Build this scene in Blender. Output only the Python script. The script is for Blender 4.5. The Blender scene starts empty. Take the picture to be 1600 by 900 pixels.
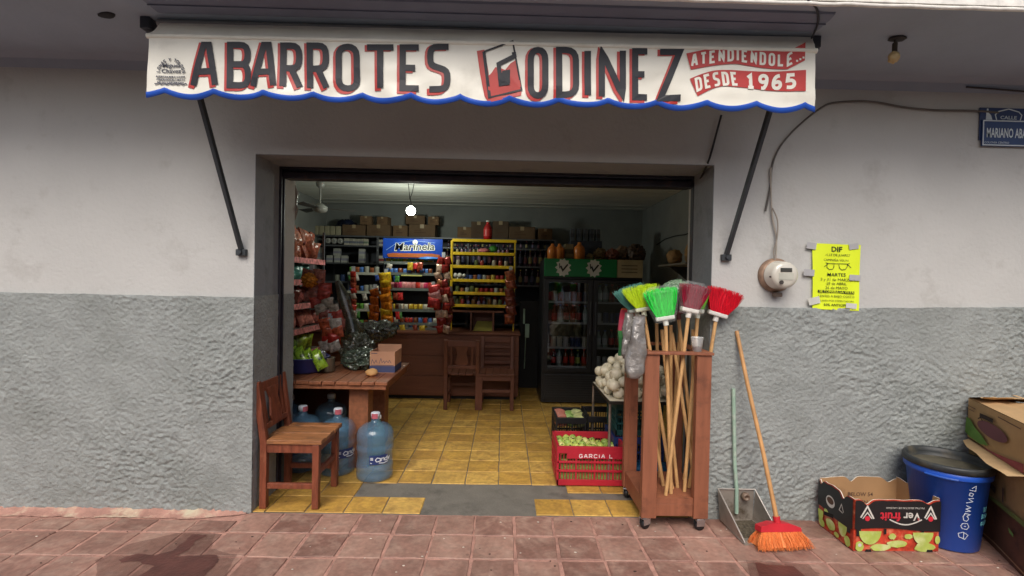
import bpy, bmesh, math, random
from mathutils import Vector, Matrix, noise
R = math.radians
rnd = random.Random(7)
sc = bpy.context.scene
C = sc.collection

# ------------------------------------------------------------------ camera
FPX = 750.0
CAM = Vector((0.0, -3.0, 1.47))
_y = Vector((-12, 10, -FPX)).normalized()
_x = Vector((math.cos(R(1.15)), -math.sin(R(1.15)), 0)); _x = (_x - _y * _x.dot(_y)).normalized()
_z = _x.cross(_y)
W2C = Matrix((( _x.x, _y.x, _z.x), (_x.y, _y.y, _z.y), (_x.z, _y.z, _z.z)))
C2W = W2C.transposed()
cam = bpy.data.objects.new('camera', bpy.data.cameras.new('camera'))
cam.data.sensor_width = 36; cam.data.lens = 36 * FPX / 1600
cam.data.clip_start = .05; cam.data.clip_end = 500
cam.matrix_world = Matrix.Translation(CAM) @ C2W.to_4x4()
C.objects.link(cam); sc.camera = cam

# ------------------------------------------------------------------ sky, sun, exposure
w = bpy.data.worlds.new('World'); sc.world = w; w.use_nodes = True
wt = w.node_tree; bg = wt.nodes['Background']
sky = wt.nodes.new('ShaderNodeTexSky'); sky.sky_type = 'NISHITA'; sky.sun_disc = False
SUN_EL, SUN_AZ = 47, 8
sky.sun_elevation = R(SUN_EL); sky.sun_rotation = R(180 + SUN_AZ)
sky.dust_density = 4; sky.air_density = 1.0; sky.ozone_density = .6
wt.links.new(sky.outputs[0], bg.inputs[0]); bg.inputs[1].default_value = .10
sl = bpy.data.lights.new('sun', 'SUN'); sl.energy = 1.3; sl.angle = R(38); sl.color = (1, .97, .93)
so = bpy.data.objects.new('sun', sl); C.objects.link(so)
d = Vector((math.sin(R(SUN_AZ)) * -math.cos(R(SUN_EL)), -math.cos(R(SUN_AZ)) * math.cos(R(SUN_EL)), math.sin(R(SUN_EL))))
so.rotation_euler = d.to_track_quat('Z', 'Y').to_euler(); so.location = d * 20
sc.view_settings.view_transform = 'Standard'; sc.view_settings.look = 'None'
sc.view_settings.gamma = 1; sc.view_settings.exposure = .6
sc.view_settings.use_curve_mapping = False
sc.render.engine = 'CYCLES'
try:
    sc.cycles.use_denoising = True
    sc.cycles.max_bounces = 7; sc.cycles.transparent_max_bounces = 12
    sc.cycles.caustics_reflective = False; sc.cycles.caustics_refractive = False
    sc.cycles.sample_clamp_indirect = 6
except Exception: pass

# ------------------------------------------------------------------ helpers
def at(px, py, Y):
    """point on the plane y=Y seen at this photo pixel"""
    dr = C2W @ Vector(((px - 800) / FPX, (450 - py) / FPX, -1))
    return CAM + dr * ((Y - CAM.y) / dr.y)
def col(r, g, b):
    f = lambda c: (c / 255 / 12.92) if c <= 10 else ((c / 255 + .055) / 1.055) ** 2.4
    return (f(r), f(g), f(b), 1)

class MB:
    def __init__(s): s.v = []; s.f = []; s.m = []; s.s = []
    def add(s, vs, fs, mi=0, smooth=False, M=None):
        o = len(s.v)
        s.v += [(M @ Vector(p)) if M is not None else Vector(p) for p in vs]
        for f in fs: s.f.append([i + o for i in f]); s.m.append(mi); s.s.append(smooth)
        return s
    def box(s, x0, x1, y0, y1, z0, z1, mi=0, bev=0, M=None):
        if bev <= 0:
            vs = [(x, y, z) for z in (z0, z1) for y in (y0, y1) for x in (x0, x1)]
            return s.add(vs, [(0,2,3,1),(4,5,7,6),(0,1,5,4),(2,6,7,3),(0,4,6,2),(1,3,7,5)], mi, False, M)
        bm = bmesh.new(); bmesh.ops.create_cube(bm, size=1)
        for v in bm.verts:
            v.co = ((x0+x1)/2 + v.co.x*(x1-x0), (y0+y1)/2 + v.co.y*(y1-y0), (z0+z1)/2 + v.co.z*(z1-z0))
        bmesh.ops.bevel(bm, geom=bm.edges[:], offset=min(bev, abs(x1-x0)*.45, abs(y1-y0)*.45, abs(z1-z0)*.45), segments=2, profile=.5, affect='EDGES')
        bm.verts.index_update()
        s.add([v.co.copy() for v in bm.verts], [[v.index for v in f.verts] for f in bm.faces], mi, False, M); bm.free(); return s
    def tube(s, pts, r, n=8, mi=0, caps=True, M=None, smooth=True):
        pts = [Vector(p) for p in pts]; k = len(pts)
        rs = r if isinstance(r, (list, tuple)) else [r] * k
        vs = []; up = None
        for i, p in enumerate(pts):
            t = (pts[min(i+1, k-1)] - pts[max(i-1, 0)]).normalized()
            if up is None:
                up = t.orthogonal().normalized()
                if abs(t.z) < .9: up = (Vector((0,0,1)) - t * t.z).normalized()
            up = (up - t * up.dot(t)).normalized(); b = t.cross(up)
            for j in range(n):
                a = 2*math.pi*(j+.5)/n; vs.append(p + (up*math.cos(a) + b*math.sin(a)) * rs[i])
        fs = [(i*n+j, i*n+(j+1)%n, (i+1)*n+(j+1)%n, (i+1)*n+j) for i in range(k-1) for j in range(n)]
        s.add(vs, fs, mi, smooth, M)
        if caps: s.add(vs[:n], [list(range(n))[::-1]], mi, False, M); s.add(vs[-n:], [list(range(n))], mi, False, M)
        return s
    def bar(s, p0, p1, w, h, mi=0, bev=0, up=(0,0,1), M=None):
        p0 = Vector(p0); p1 = Vector(p1); t = (p1-p0); L = t.length; t.normalize(); u = Vector(up)
        if abs(t.dot(u)) > .98: u = Vector((0,1,0))
        a = t.cross(u).normalized(); b = a.cross(t)
        m = Matrix(((a.x,t.x,b.x,p0.x),(a.y,t.y,b.y,p0.y),(a.z,t.z,b.z,p0.z),(0,0,0,1)))
        if M is not None: m = M @ m
        return s.box(-w/2, w/2, 0, L, -h/2, h/2, mi, bev, m)
    def lathe(s, prof, c=(0,0,0), n=24, mi=0, M=None, smooth=True):
        """prof: (r,z[,mat]) from bottom to top"""
        c = Vector(c); vs = []
        for p in prof:
            for j in range(n):
                a = 2*math.pi*j/n; vs.append(c + Vector((p[0]*math.cos(a), p[0]*math.sin(a), p[1])))
        o = len(s.v); s.v += [(M @ v) if M is not None else v for v in vs]
        for i in range(len(prof)-1):
            m_ = prof[i][2] if len(prof[i]) > 2 else mi
            for j in range(n):
                s.f.append([o+i*n+j, o+i*n+(j+1)%n, o+(i+1)*n+(j+1)%n, o+(i+1)*n+j]); s.m.append(m_); s.s.append(smooth)
        if prof[0][0] > 1e-4: s.f.append([o+j for j in range(n)][::-1]); s.m.append(prof[0][2] if len(prof[0])>2 else mi); s.s.append(False)
        if prof[-1][0] > 1e-4: s.f.append([o+(len(prof)-1)*n+j for j in range(n)]); s.m.append(prof[-2][2] if len(prof[-2])>2 else mi); s.s.append(False)
        return s
    def prism(s, pts, vec, mi=0, M=None):
        n = len(pts); pts = [Vector(p) for p in pts]; vec = Vector(vec)
        return s.add(pts + [p+vec for p in pts], [list(range(n))[::-1], list(range(n, 2*n))] + [(i, (i+1)%n, n+(i+1)%n, n+i) for i in range(n)], mi, False, M)
    def poly(s, pts, mi=0, M=None): return s.add(pts, [list(range(len(pts)))], mi, False, M)
    def blob(s, c, rad, sub=3, amp=.1, freq=2, seed=0, mi=0, M=None, flat=None, ridge=False):
        bm = bmesh.new(); bmesh.ops.create_icosphere(bm, subdivisions=sub, radius=1)
        c = Vector(c); rad = Vector(rad) if not isinstance(rad, (int, float)) else Vector((rad,)*3)
        vs = []
        for v in bm.verts:
            p = v.co.copy(); q = p*freq + Vector((seed*3.1, seed*1.7, seed*.9))
            nz = noise.noise(q)
            if ridge: nz = (1-abs(nz)*2.2) + .5*(1-abs(noise.noise(q*2.3))*2) - .8
            p *= 1 + amp*nz
            p = Vector((p.x*rad.x, p.y*rad.y, p.z*rad.z)) + c
            if flat is not None and p.z < flat: p.z = flat + (p.z-flat)*.02
            vs.append(p)
        bm.verts.index_update()
        s.add(vs, [[v.index for v in f.verts] for f in bm.faces], mi, True, M); bm.free(); return s
    def pillow(s, wd, h, t, M=None, mi=0, n=7, seed=0, crimp=.06):
        """snack bag: bulging pillow in local xz plane, y thickness, sealed top and bottom"""
        vs = []; fs = []
        for side in (-1, 1):
            for j in range(n+1):
                for i in range(n+1):
                    u = i/n*2-1; v = j/n*2-1
                    e = max(0, 1-abs(v)**4) ** .6 * max(0, 1-abs(u)**3) ** .7
                    wr = .18*noise.noise(Vector((u*2.5+seed, v*2.5, side*3.3+seed*2)))
                    x = u*wd/2*(1 - .06*(1-abs(v)**3)); z = v*h/2 * (1-.03*(1-abs(u)))
                    vs.append((x, side*t/2*e*(1+wr*1.6), z))
        N = (n+1)*(n+1)
        for sd in (0, 1):
            for j in range(n):
                for i in range(n):
                    a = sd*N+j*(n+1)+i; q = [a, a+1, a+n+2, a+n+1]
                    fs.append(q if sd == 0 else q[::-1])
        return s.add(vs, fs, mi, True, M)
    def stroke(s, pts, w_, F, closed=False, mi=0, off=0.0):
        """flat painted ribbon along 2-D points, mapped by F(u,v,off)->3-D"""
        P = [Vector((p[0], p[1])) for p in pts]
        Q = []
        k = len(P)
        for i in range(k if closed else k-1):
            a = P[i]; b = P[(i+1) % k]; Q.append((a, 1))
            ns = int((b-a).length // (w_*1.2))
            for t in range(1, ns): Q.append((a.lerp(b, t/ns), 0))
        if not closed: Q.append((P[-1], 1))
        n = len(Q); L = []; Rr = []
        for i in range(n):
            p = Q[i][0]
            pr = Q[(i-1) % n][0] if (closed or i > 0) else None
            nx = Q[(i+1) % n][0] if (closed or i < n-1) else None
            d1 = (p-pr).normalized() if pr is not None else (nx-p).normalized()
            d2 = (nx-p).normalized() if nx is not None else d1
            n1 = Vector((-d1.y, d1.x)); n2 = Vector((-d2.y, d2.x)); m_ = n1+n2
            if m_.length < .3: m_ = n1
            m_.normalize(); k_ = 1/max(.55, m_.dot(n1))
            L.append(p + m_*w_/2*k_); Rr.append(p - m_*w_/2*k_)
        vs = [F(q.x, q.y, off) for q in L] + [F(q.x, q.y, off) for q in Rr]
        fs = [(i, (i+1) % n, n+(i+1) % n, n+i) for i in range(n if closed else n-1)]
        return s.add(vs, fs, mi)
    def build(s, name, mats, parent=None, world=True, link=True):
        me = bpy.data.meshes.new(name)
        vs = s.v
        if parent is not None and world:
            inv = (parent['_m'] if False else MW[parent.name]).inverted(); vs = [inv @ v for v in vs]
        me.from_pydata([tuple(v) for v in vs], [], s.f)
        if not isinstance(mats, (list, tuple)): mats = [mats]
        for m_ in mats: me.materials.append(m_)
        me.polygons.foreach_set('material_index', s.m); me.polygons.foreach_set('use_smooth', s.s)
        me.update()
        if not link: return me
        o = bpy.data.objects.new(name, me); C.objects.link(o)
        MW[o.name] = (MW[parent.name] if parent is not None else Matrix())
        if parent is not None: o.parent = parent
        return o
MW = {}
def tag(o, label=None, cat=None, group=None, kind=None):
    if label: o['label'] = label
    if cat: o['category'] = cat
    if group: o['group'] = group
    if kind: o['kind'] = kind
    return o
def thing(name, label, cat, loc=(0,0,0), rz=0, group=None, rot=None):
    o = bpy.data.objects.new(name, None); C.objects.link(o); o.empty_display_size = .1
    o.location = loc; o.rotation_euler = rot if rot is not None else (0, 0, rz)
    from mathutils import Euler
    MW[o.name] = Matrix.LocRotScale(Vector(loc), Euler(o.rotation_euler), None)
    return tag(o, label, cat, group)
def solo(name, me, label, cat, loc, rot=(0,0,0), group=None, scale=None):
    """a thing that is one (shared) mesh"""
    o = bpy.data.objects.new(name, me); C.objects.link(o); o.location = loc; o.rotation_euler = rot
    if scale: o.scale = (scale,)*3 if isinstance(scale, (int, float)) else scale
    MW[o.name] = Matrix()
    return tag(o, label, cat, group)
def dup(root, loc, rz, label, group=None, rot=None):
    r = root.copy(); C.objects.link(r); r.location = loc; r.rotation_euler = rot if rot else (0, 0, rz)
    r['label'] = label
    if group: r['group'] = group
    for ch in [o for o in C.objects if o.parent == root]:
        c = ch.copy(); C.objects.link(c); c.parent = r
        for g in [o for o in C.objects if o.parent == ch]:
            d_ = g.copy(); C.objects.link(d_); d_.parent = c
    return r
def struct(name, mb, m): return tag(mb.build(name, m), kind='structure')

# ------------------------------------------------------------------ materials
def mat(name, c, rough=.6, metal=0, var=.12, vs=8, bump=0, bs=40, spec=.5, alpha=1, trans=0, emit=None, es=0, coat=0, dirt=None, dirts=3, dirtt=.55, stretch=None, aniso=None):
    m = bpy.data.materials.new(name); m.use_nodes = True; nt = m.node_tree; p = nt.nodes['Principled BSDF']
    if len(c) == 3: c = (*c, 1)
    N = nt.nodes.new; L = nt.links.new
    tc = N('ShaderNodeTexCoord'); src = tc.outputs['Object']
    if stretch:
        mp = N('ShaderNodeMapping'); mp.inputs['Scale'].default_value = stretch; L(src, mp.inputs[0]); src = mp.outputs[0]
    p.inputs['Base Color'].default_value = c
    out = None
    if var:
        nz = N('ShaderNodeTexNoise'); nz.inputs['Scale'].default_value = vs; nz.inputs['Detail'].default_value = 6; L(src, nz.inputs[0])
        mx = N('ShaderNodeMix'); mx.data_type = 'RGBA'
        mr = N('ShaderNodeMapRange'); mr.inputs[1].default_value = .3; mr.inputs[2].default_value = .7; L(nz.outputs[0], mr.inputs[0]); L(mr.outputs[0], mx.inputs[0])
        mx.inputs[6].default_value = [x*(1-var) for x in c[:3]] + [1]; mx.inputs[7].default_value = [min(1, x*(1+var)) for x in c[:3]] + [1]
        out = mx.outputs[2]
    if dirt:
        nz = N('ShaderNodeTexNoise'); nz.inputs['Scale'].default_value = dirts; nz.inputs['Detail'].default_value = 9; nz.inputs['Roughness'].default_value = .65; L(tc.outputs['Object'], nz.inputs[0])
        mr = N('ShaderNodeMapRange'); mr.inputs[1].default_value = dirtt; mr.inputs[2].default_value = dirtt+.17; L(nz.outputs[0], mr.inputs[0])
        mx = N('ShaderNodeMix'); mx.data_type = 'RGBA'; L(mr.outputs[0], mx.inputs[0])
        if out: L(out, mx.inputs[6])
        else: mx.inputs[6].default_value = c
        mx.inputs[7].default_value = (*dirt[:3], 1); out = mx.outputs[2]
    if out: L(out, p.inputs['Base Color'])
    p.inputs['Roughness'].default_value = rough; p.inputs['Metallic'].default_value = metal
    p.inputs['Specular IOR Level'].default_value = spec
    p.inputs['Alpha'].default_value = alpha; p.inputs['Transmission Weight'].default_value = trans
    p.inputs['Coat Weight'].default_value = coat
    if emit: p.inputs['Emission Color'].default_value = (*emit, 1); p.inputs['Emission Strength'].default_value = es
    if bump:
        nz = N('ShaderNodeTexNoise'); nz.inputs['Scale'].default_value = bs; nz.inputs['Detail'].default_value = 5; L(src, nz.inputs[0])
        b = N('ShaderNodeBump'); b.inputs['Strength'].default_value = bump; b.inputs['Distance'].default_value = .01
        L(nz.outputs[0], b.inputs['Height']); L(b.outputs[0], p.inputs['Normal'])
    return m
M_ = {}
def mm(r, g, b, rough=.5, **k):
    key = (r, g, b, rough, tuple(sorted(k.items())))
    if key not in M_: M_[key] = mat('paint_%d_%d_%d' % (r, g, b), col(r, g, b), rough, **k)
    return M_[key]
def sheer(name, c, alpha, rough=.15, bump=.6, bs=25):
    return mat(name, c, rough, alpha=alpha, var=.05, bump=bump, bs=bs, spec=.8)

# ------------------------------------------------------------------ hand lettering (x 0..1, y 0 top .. 1 bottom)
G = {
'A': [[(0,1),(.4,0),(.62,0),(1,1)], [(.2,.66),(.84,.66)]],
'B': [[(.05,0),(.75,0),(.93,.12),(.93,.36),(.75,.48),(.95,.6),(.95,.88),(.75,1),(.05,1),'c'], [(.05,.48),(.75,.48)]],
'C': [[(.95,.22),(.95,.12),(.75,0),(.25,0),(.05,.13),(.05,.87),(.25,1),(.75,1),(.95,.87),(.95,.78)]],
'D': [[(.05,0),(.68,0),(.95,.12),(.95,.88),(.68,1),(.05,1),'c']],
'E': [[(.95,0),(.06,0),(.06,1),(.95,1)], [(.06,.5),(.75,.5)]],
'F': [[(.95,0),(.06,0),(.06,1)], [(.06,.5),(.75,.5)]],
'G': [[(.95,.22),(.75,0),(.25,0),(.05,.15),(.05,.85),(.25,1),(.75,1),(.95,.85),(.95,.55),(.55,.55)]],
'H': [[(.06,0),(.06,1)], [(.94,0),(.94,1)], [(.06,.5),(.94,.5)]],
'I': [[(.5,0),(.5,1)]],
'J': [[(.9,0),(.9,.85),(.7,1),(.3,1),(.08,.82)]],
'K': [[(.06,0),(.06,1)], [(.95,0),(.12,.5)], [(.3,.4),(.95,1)]],
'L': [[(.06,0),(.06,1),(.95,1)]],
'M': [[(.04,1),(.04,0),(.5,.6),(.96,0),(.96,1)]],
'N': [[(.06,1),(.06,0),(.94,1),(.94,0)]],
'O': [[(.3,0),(.7,0),(.95,.11),(.95,.89),(.7,1),(.3,1),(.05,.89),(.05,.11),'c']],
'P': [[(.05,1),(.05,0),(.75,0),(.95,.12),(.95,.42),(.75,.55),(.05,.55)]],
'R': [[(.05,1),(.05,0),(.75,0),(.95,.12),(.95,.42),(.75,.55),(.05,.55)], [(.5,.55),(.98,1)]],
'S': [[(1,0),(.22,0),(.05,.1),(.05,.38),(.22,.46),(.78,.53),(.95,.63),(.93,.9),(.75,1),(0,1)]],
'T': [[(0,0),(1,0)], [(.5,0),(.5,1)]],
'U': [[(.06,0),(.06,.85),(.28,1),(.72,1),(.94,.85),(.94,0)]],
'V': [[(0,0),(.5,1),(1,0)]],
'Y': [[(0,0),(.5,.5),(1,0)], [(.5,.5),(.5,1)]],
'Z': [[(0,0),(.95,0),(.05,1),(1,1)]],
'1': [[(.2,.2),(.55,0),(.55,1)], [(.2,1),(.9,1)]],
'9': [[(.9,.45),(.3,.55),(.05,.4),(.08,.12),(.35,0),(.7,0),(.95,.15),(.9,.6),(.6,1),(.2,1)]],
'6': [[(.85,.02),(.45,.05),(.12,.35),(.05,.8),(.3,1),(.7,1),(.95,.82),(.92,.58),(.65,.47),(.1,.6)]],
'5': [[(.95,0),(.2,0),(.12,.45),(.65,.42),(.95,.6),(.9,.88),(.6,1),(.05,.95)]],
}
def soften(pts, closed, r):
    out = []; n = len(pts); P = [Vector(p) for p in pts]
    for i, p in enumerate(P):
        if not closed and i in (0, n-1): out.append(p); continue
        a = P[i-1]; b = P[(i+1) % n]; u = (a-p); v = (b-p)
        if u.length < 1e-6 or v.length < 1e-6: out.append(p); continue
        turn = 180 - math.degrees(u.angle(v))
        if turn < 12 or turn > 72: out.append(p); continue
        ra = min(r, u.length*.45); rb = min(r, v.length*.45); A_ = p+u.normalized()*ra; B_ = p+v.normalized()*rb
        out += [A_, A_*.25+p*.5+B_*.25, B_]
    return [(q.x, q.y) for q in out]
def letter(mb, ch, x0, x1, y0, y1, w_, F, mi=0, off=0, sk=None):
    e = off
    for s_ in G.get(ch, []):
        closed = s_[-1] == 'c'; pts = s_[:-1] if closed else s_
        q = []
        for (u, v) in pts:
            X = x0 + w_/2 + u*(x1-x0-w_); Y = y0 + w_/2 + v*(y1-y0-w_)
            if sk: X, Y = sk(X, Y)
            q.append((X, Y))
        mb.stroke(soften(q, closed, w_*.8), w_, F, closed, mi, e); e += .00015
def word(mb, s, x0, x1, y0, y1, w_, F, mi=0, off=0, sk=None, gap=.22):
    n = sum(.45 if c in 'I' else (.5 if c == ' ' else 1) for c in s); k = len(s)
    u = (x1-x0)/(n + gap*(k-1)); x = x0
    for c in s:
        wd = u*(.45 if c in 'I' else (.5 if c == ' ' else 1))
        letter(mb, c, x, x+wd, y0, y1, w_, F, mi, off, sk); x += wd + gap*u
_T = {}
def text(mb, s, org, ux, uz, size, mi=0, sx=1, align='CENTER', bold=0, off=0):
    """printed lettering: built-in font turned into a flat mesh"""
    key = (s, align, bold)
    if key not in _T:
        cu = bpy.data.curves.new('t', 'FONT'); cu.body = s; cu.align_x = align; cu.resolution_u = 2; cu.offset = bold
        ob = bpy.data.objects.new('t', cu); me = bpy.data.meshes.new_from_object(ob)
        _T[key] = ([v.co.copy() for v in me.vertices], [list(p.vertices) for p in me.polygons])
        bpy.data.objects.remove(ob); bpy.data.curves.remove(cu); bpy.data.meshes.remove(me)
    vs, fs = _T[key]; ux = Vector(ux); uz = Vector(uz); n = ux.cross(uz); org = Vector(org)
    mb.add([org + ux*(v.x*size*sx) + uz*(v.y*size) + n*off for v in vs], fs, mi)
# ================================================================== materials for the place
m_wall = mat('painted_plaster', col(189,189,186), .75, var=.05, vs=2.2, bump=.35, bs=45, dirt=col(174,173,169), dirts=3.2, dirtt=.56)
m_reveal = mat('shaded_reveal_paint', col(132,136,140), .75, var=.08, vs=4, bump=.4, bs=30, dirt=col(110,113,116), dirts=4, dirtt=.52)  # grey reveal paint with some of the recess shading mixed into the colour
m_dado = mat('grey_stucco', col(144,149,147), .8, var=.1, vs=9, bump=1.0, bs=48, dirt=col(132,137,134), dirts=2.5, dirtt=.5)
m_eave = mat('eave_paint', col(150,160,174), .8, var=.06, vs=3, bump=.2, bs=30)
m_slate = mat('slate_paint', col(112,120,138), .6, var=.1, vs=5, bump=.1, bs=20)
m_steel = mat('dark_steel', col(52,50,58), .45, metal=.3, var=.25, vs=12, bump=.15, bs=30, dirt=col(96,66,58), dirts=9, dirtt=.6)
m_inner = mat('inner_wall', col(140,144,142), .85, var=.08, vs=4, bump=.2, bs=20)
m_ceil = mat('ceiling_board', col(212,216,208), .7, var=.12, vs=5, bump=.3, bs=18, stretch=(.3,4,1))
m_wood = mat('red_brown_wood', col(128,74,52), .5, var=.25, vs=7, bump=.35, bs=60, stretch=(6,6,.7))
m_woodx = mat('worn_plank_wood', col(136,92,64), .5, var=.28, vs=9, bump=.35, bs=50, stretch=(1,1,1), dirt=col(88,62,44), dirts=7, dirtt=.52)
m_chair = mat('chair_wood', col(122,66,46), .42, var=.35, vs=9, bump=.4, bs=50, stretch=(5,5,.8), dirt=col(158,106,78), dirts=11, dirtt=.6)
m_seat = mat('seat_wood', col(150,100,62), .45, var=.35, vs=10, bump=.4, bs=40, stretch=(.8,6,6), dirt=col(84,58,40), dirts=9, dirtt=.5)
m_counter = mat('counter_wood', col(112,66,46), .5, var=.14, vs=5, bump=.3, bs=30, stretch=(.6,6,6))
m_pole = mat('broom_stick', col(202,160,108), .5, var=.2, vs=14, stretch=(6,6,1), dirt=col(150,112,76), dirts=6, dirtt=.56)
m_kraft = mat('kraft_card', col(170,132,92), .8, var=.1, vs=6, dirt=col(128,96,66), dirts=5, dirtt=.56)
m_chrome = mat('chrome', col(190,190,190), .25, metal=.9, var=.1)
m_black = mat('black_plastic', col(26,26,28), .45, var=.2, vs=10)
m_white = mat('white_enamel', col(215,215,208), .4, var=.05)
m_bag = sheer('clear_bag', col(205,212,205), .42, .12)

# ================================================================== ground
OPL, OPR, OPT = at(398,350,0).x, at(1114,350,0).x, at(750,249,0).z       # the opening
JY = .31
def shade_tile(name, a, b, c, mort):
    m = bpy.data.materials.new(name); m.use_nodes = True; nt = m.node_tree; p = nt.nodes['Principled BSDF']
    N = nt.nodes.new; L = nt.links.new
    at_ = N('ShaderNodeAttribute'); at_.attribute_name = 'tone'
    cr = N('ShaderNodeValToRGB'); cr.color_ramp.elements[0].color = a; cr.color_ramp.elements[1].color = b
    e = cr.color_ramp.elements.new(.5); e.color = c
    L(at_.outputs['Fac'], cr.inputs[0])
    tc = N('ShaderNodeTexCoord')
    nz = N('ShaderNodeTexNoise'); nz.inputs['Scale'].default_value = 9; nz.inputs['Detail'].default_value = 8; nz.inputs['Roughness'].default_value = .62; L(tc.outputs['Object'], nz.inputs[0])
    mr = N('ShaderNodeMapRange'); mr.inputs[1].default_value = .45; mr.inputs[2].default_value = .75; L(nz.outputs[0], mr.inputs[0])
    mx = N('ShaderNodeMix'); mx.data_type = 'RGBA'; L(mr.outputs[0], mx.inputs[0]); L(cr.outputs[0], mx.inputs[6]); mx.inputs[7].default_value = mort
    n2 = N('ShaderNodeTexNoise'); n2.inputs['Scale'].default_value = 34; n2.inputs['Detail'].default_value = 6; L(tc.outputs['Object'], n2.inputs[0])
    m2 = N('ShaderNodeMapRange'); m2.inputs[1].default_value = .3; m2.inputs[2].default_value = .7; m2.inputs[3].default_value = .8; m2.inputs[4].default_value = 1.12; L(n2.outputs[0], m2.inputs[0])
    ml = N('ShaderNodeVectorMath'); ml.operation = 'SCALE'; L(mx.outputs[2], ml.inputs[0]); L(m2.outputs[0], ml.inputs['Scale'])
    n3 = N('ShaderNodeTexNoise'); n3.inputs['Scale'].default_value = 2.4; n3.inputs['Detail'].default_value = 7; n3.inputs['Roughness'].default_value = .7; L(tc.outputs['Object'], n3.inputs[0])
    m3 = N('ShaderNodeMapRange'); m3.inputs[1].default_value = .38; m3.inputs[2].default_value = .66; m3.inputs[3].default_value = .74; m3.inputs[4].default_value = 1.12; L(n3.outputs[0], m3.inputs[0])
    vo = N('ShaderNodeTexVoronoi'); vo.inputs['Scale'].default_value = 5.5; L(tc.outputs['Object'], vo.inputs['Vector'])
    mv = N('ShaderNodeMapRange'); mv.inputs[1].default_value = .045; mv.inputs[2].default_value = .075; mv.inputs[3].default_value = .62; mv.inputs[4].default_value = 1; L(vo.outputs['Distance'], mv.inputs[0])
    mp_ = N('ShaderNodeMath'); mp_.operation = 'MULTIPLY'; L(m3.outputs[0], mp_.inputs[0]); L(mv.outputs[0], mp_.inputs[1])
    m4 = N('ShaderNodeVectorMath'); m4.operation = 'SCALE'; L(ml.outputs[0], m4.inputs[0]); L(mp_.outputs[0], m4.inputs['Scale'])
    L(m4.outputs[0], p.inputs['Base Color'])
    b_ = N('ShaderNodeBump'); b_.inputs['Strength'].default_value = .5; b_.inputs['Distance'].default_value = .006; L(n2.outputs[0], b_.inputs['Height']); L(b_.outputs[0], p.inputs['Normal'])
    p.inputs['Roughness'].default_value = .62
    return m
m_pave = shade_tile('clay_paver', col(136,100,88), col(174,136,120), col(156,118,104), col(178,148,132))
m_mortar = mat('pink_mortar', col(174,132,118), .85, var=.25, vs=14, bump=.6, bs=60, dirt=col(130,94,84), dirts=9, dirtt=.55)
m_ytile = shade_tile('ochre_tile', col(186,144,66), col(216,176,92), col(202,160,74), col(158,118,62))
m_cement = mat('cement_patch', col(112,108,100), .75, var=.14, vs=9, bump=.35, bs=70, dirt=col(88,84,78), dirts=5, dirtt=.52)
def tiles(name, cells, m, gap, h, zt, seed, jit=.004):
    r = random.Random(seed); vs = []; fs = []; tone = []
    for (x0, x1, y0, y1) in cells:
        t = r.random(); g = gap/2; ch = .004; o = len(vs); K = 4
        dz = r.uniform(-.0015, .0015); tilt = r.uniform(-.002, .002)
        cx = [(x0+g+r.uniform(-jit,jit), y0+g+r.uniform(-jit,jit)), (x1-g+r.uniform(-jit,jit), y0+g+r.uniform(-jit,jit)), (x1-g+r.uniform(-jit,jit), y1-g+r.uniform(-jit,jit)), (x0+g+r.uniform(-jit,jit), y1-g+r.uniform(-jit,jit))]
        ring = []
        for a in range(4):
            p, q = Vector(cx[a]), Vector(cx[(a+1) % 4])
            for k in range(K):
                s_ = p.lerp(q, k/K); nz = noise.noise(Vector((s_.x*22, s_.y*22, seed)))*.004
                ring.append((s_.x+nz, s_.y+nz))
        n = len(ring); cxm = sum(p[0] for p in ring)/n; cym = sum(p[1] for p in ring)/n
        for lev, (sh, zz) in enumerate(((0, zt-h), (0, zt-ch), (ch, zt))):
            for p in ring:
                d_ = Vector((cxm-p[0], cym-p[1])); d_.normalize()
                vs.append((p[0]+d_.x*sh, p[1]+d_.y*sh, zz+dz+(p[0]-cxm)*tilt))
        for lev in (0, 1):
            for i in range(n): fs.append((o+lev*n+i, o+lev*n+(i+1) % n, o+(lev+1)*n+(i+1) % n, o+(lev+1)*n+i)); tone.append(t)
        fs.append(tuple(o+2*n+i for i in range(n))); tone.append(t)
    me = bpy.data.meshes.new(name); me.from_pydata(vs, [], fs); me.materials.append(m)
    a = me.attributes.new('tone', 'FLOAT', 'FACE'); a.data.foreach_set('value', tone)
    o = bpy.data.objects.new(name, me); C.objects.link(o); MW[o.name] = Matrix(); return tag(o, kind='structure')
def wavy_sheet(x0, x1, y0, y1, nx, ny, z, amp, fr):
    mb = MB(); vs = [(x0+(x1-x0)*i/nx, y0+(y1-y0)*j/ny, 0) for j in range(ny+1) for i in range(nx+1)]
    vs = [(x, y, z + amp*noise.noise(Vector((x*fr, y*fr, 2)))) for (x, y, _) in vs]
    mb.add(vs, [(j*(nx+1)+i, j*(nx+1)+i+1, (j+1)*(nx+1)+i+1, (j+1)*(nx+1)+i) for j in range(ny) for i in range(nx)], 0, True); return mb
SW = -1.55
struct('sidewalk_base', wavy_sheet(-4.6, 4.6, SW, .0, 460, 78, -.0045, .0045, 30), m_mortar)
sb = MB(); sb.box(-30, -4.6, SW, 0, -.2, -.003); sb.box(4.6, 30, SW, 0, -.2, -.003); struct('sidewalk_ends', sb, m_mortar)
cells = []
P = .2365
for i in range(-19, 20):
    for j in range(6):
        x0 = -.148 + i*P; y1 = -.005 - j*.238
        if x0 < -1.65 and j == 0: y1 = -.095
        cells.append((x0, x0+P, -.005-(j+1)*.238, y1))
cells = [c for c in cells if c[2] > SW]
tiles('sidewalk', cells, m_pave, .0165, .010, .001, 3, .006)
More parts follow.
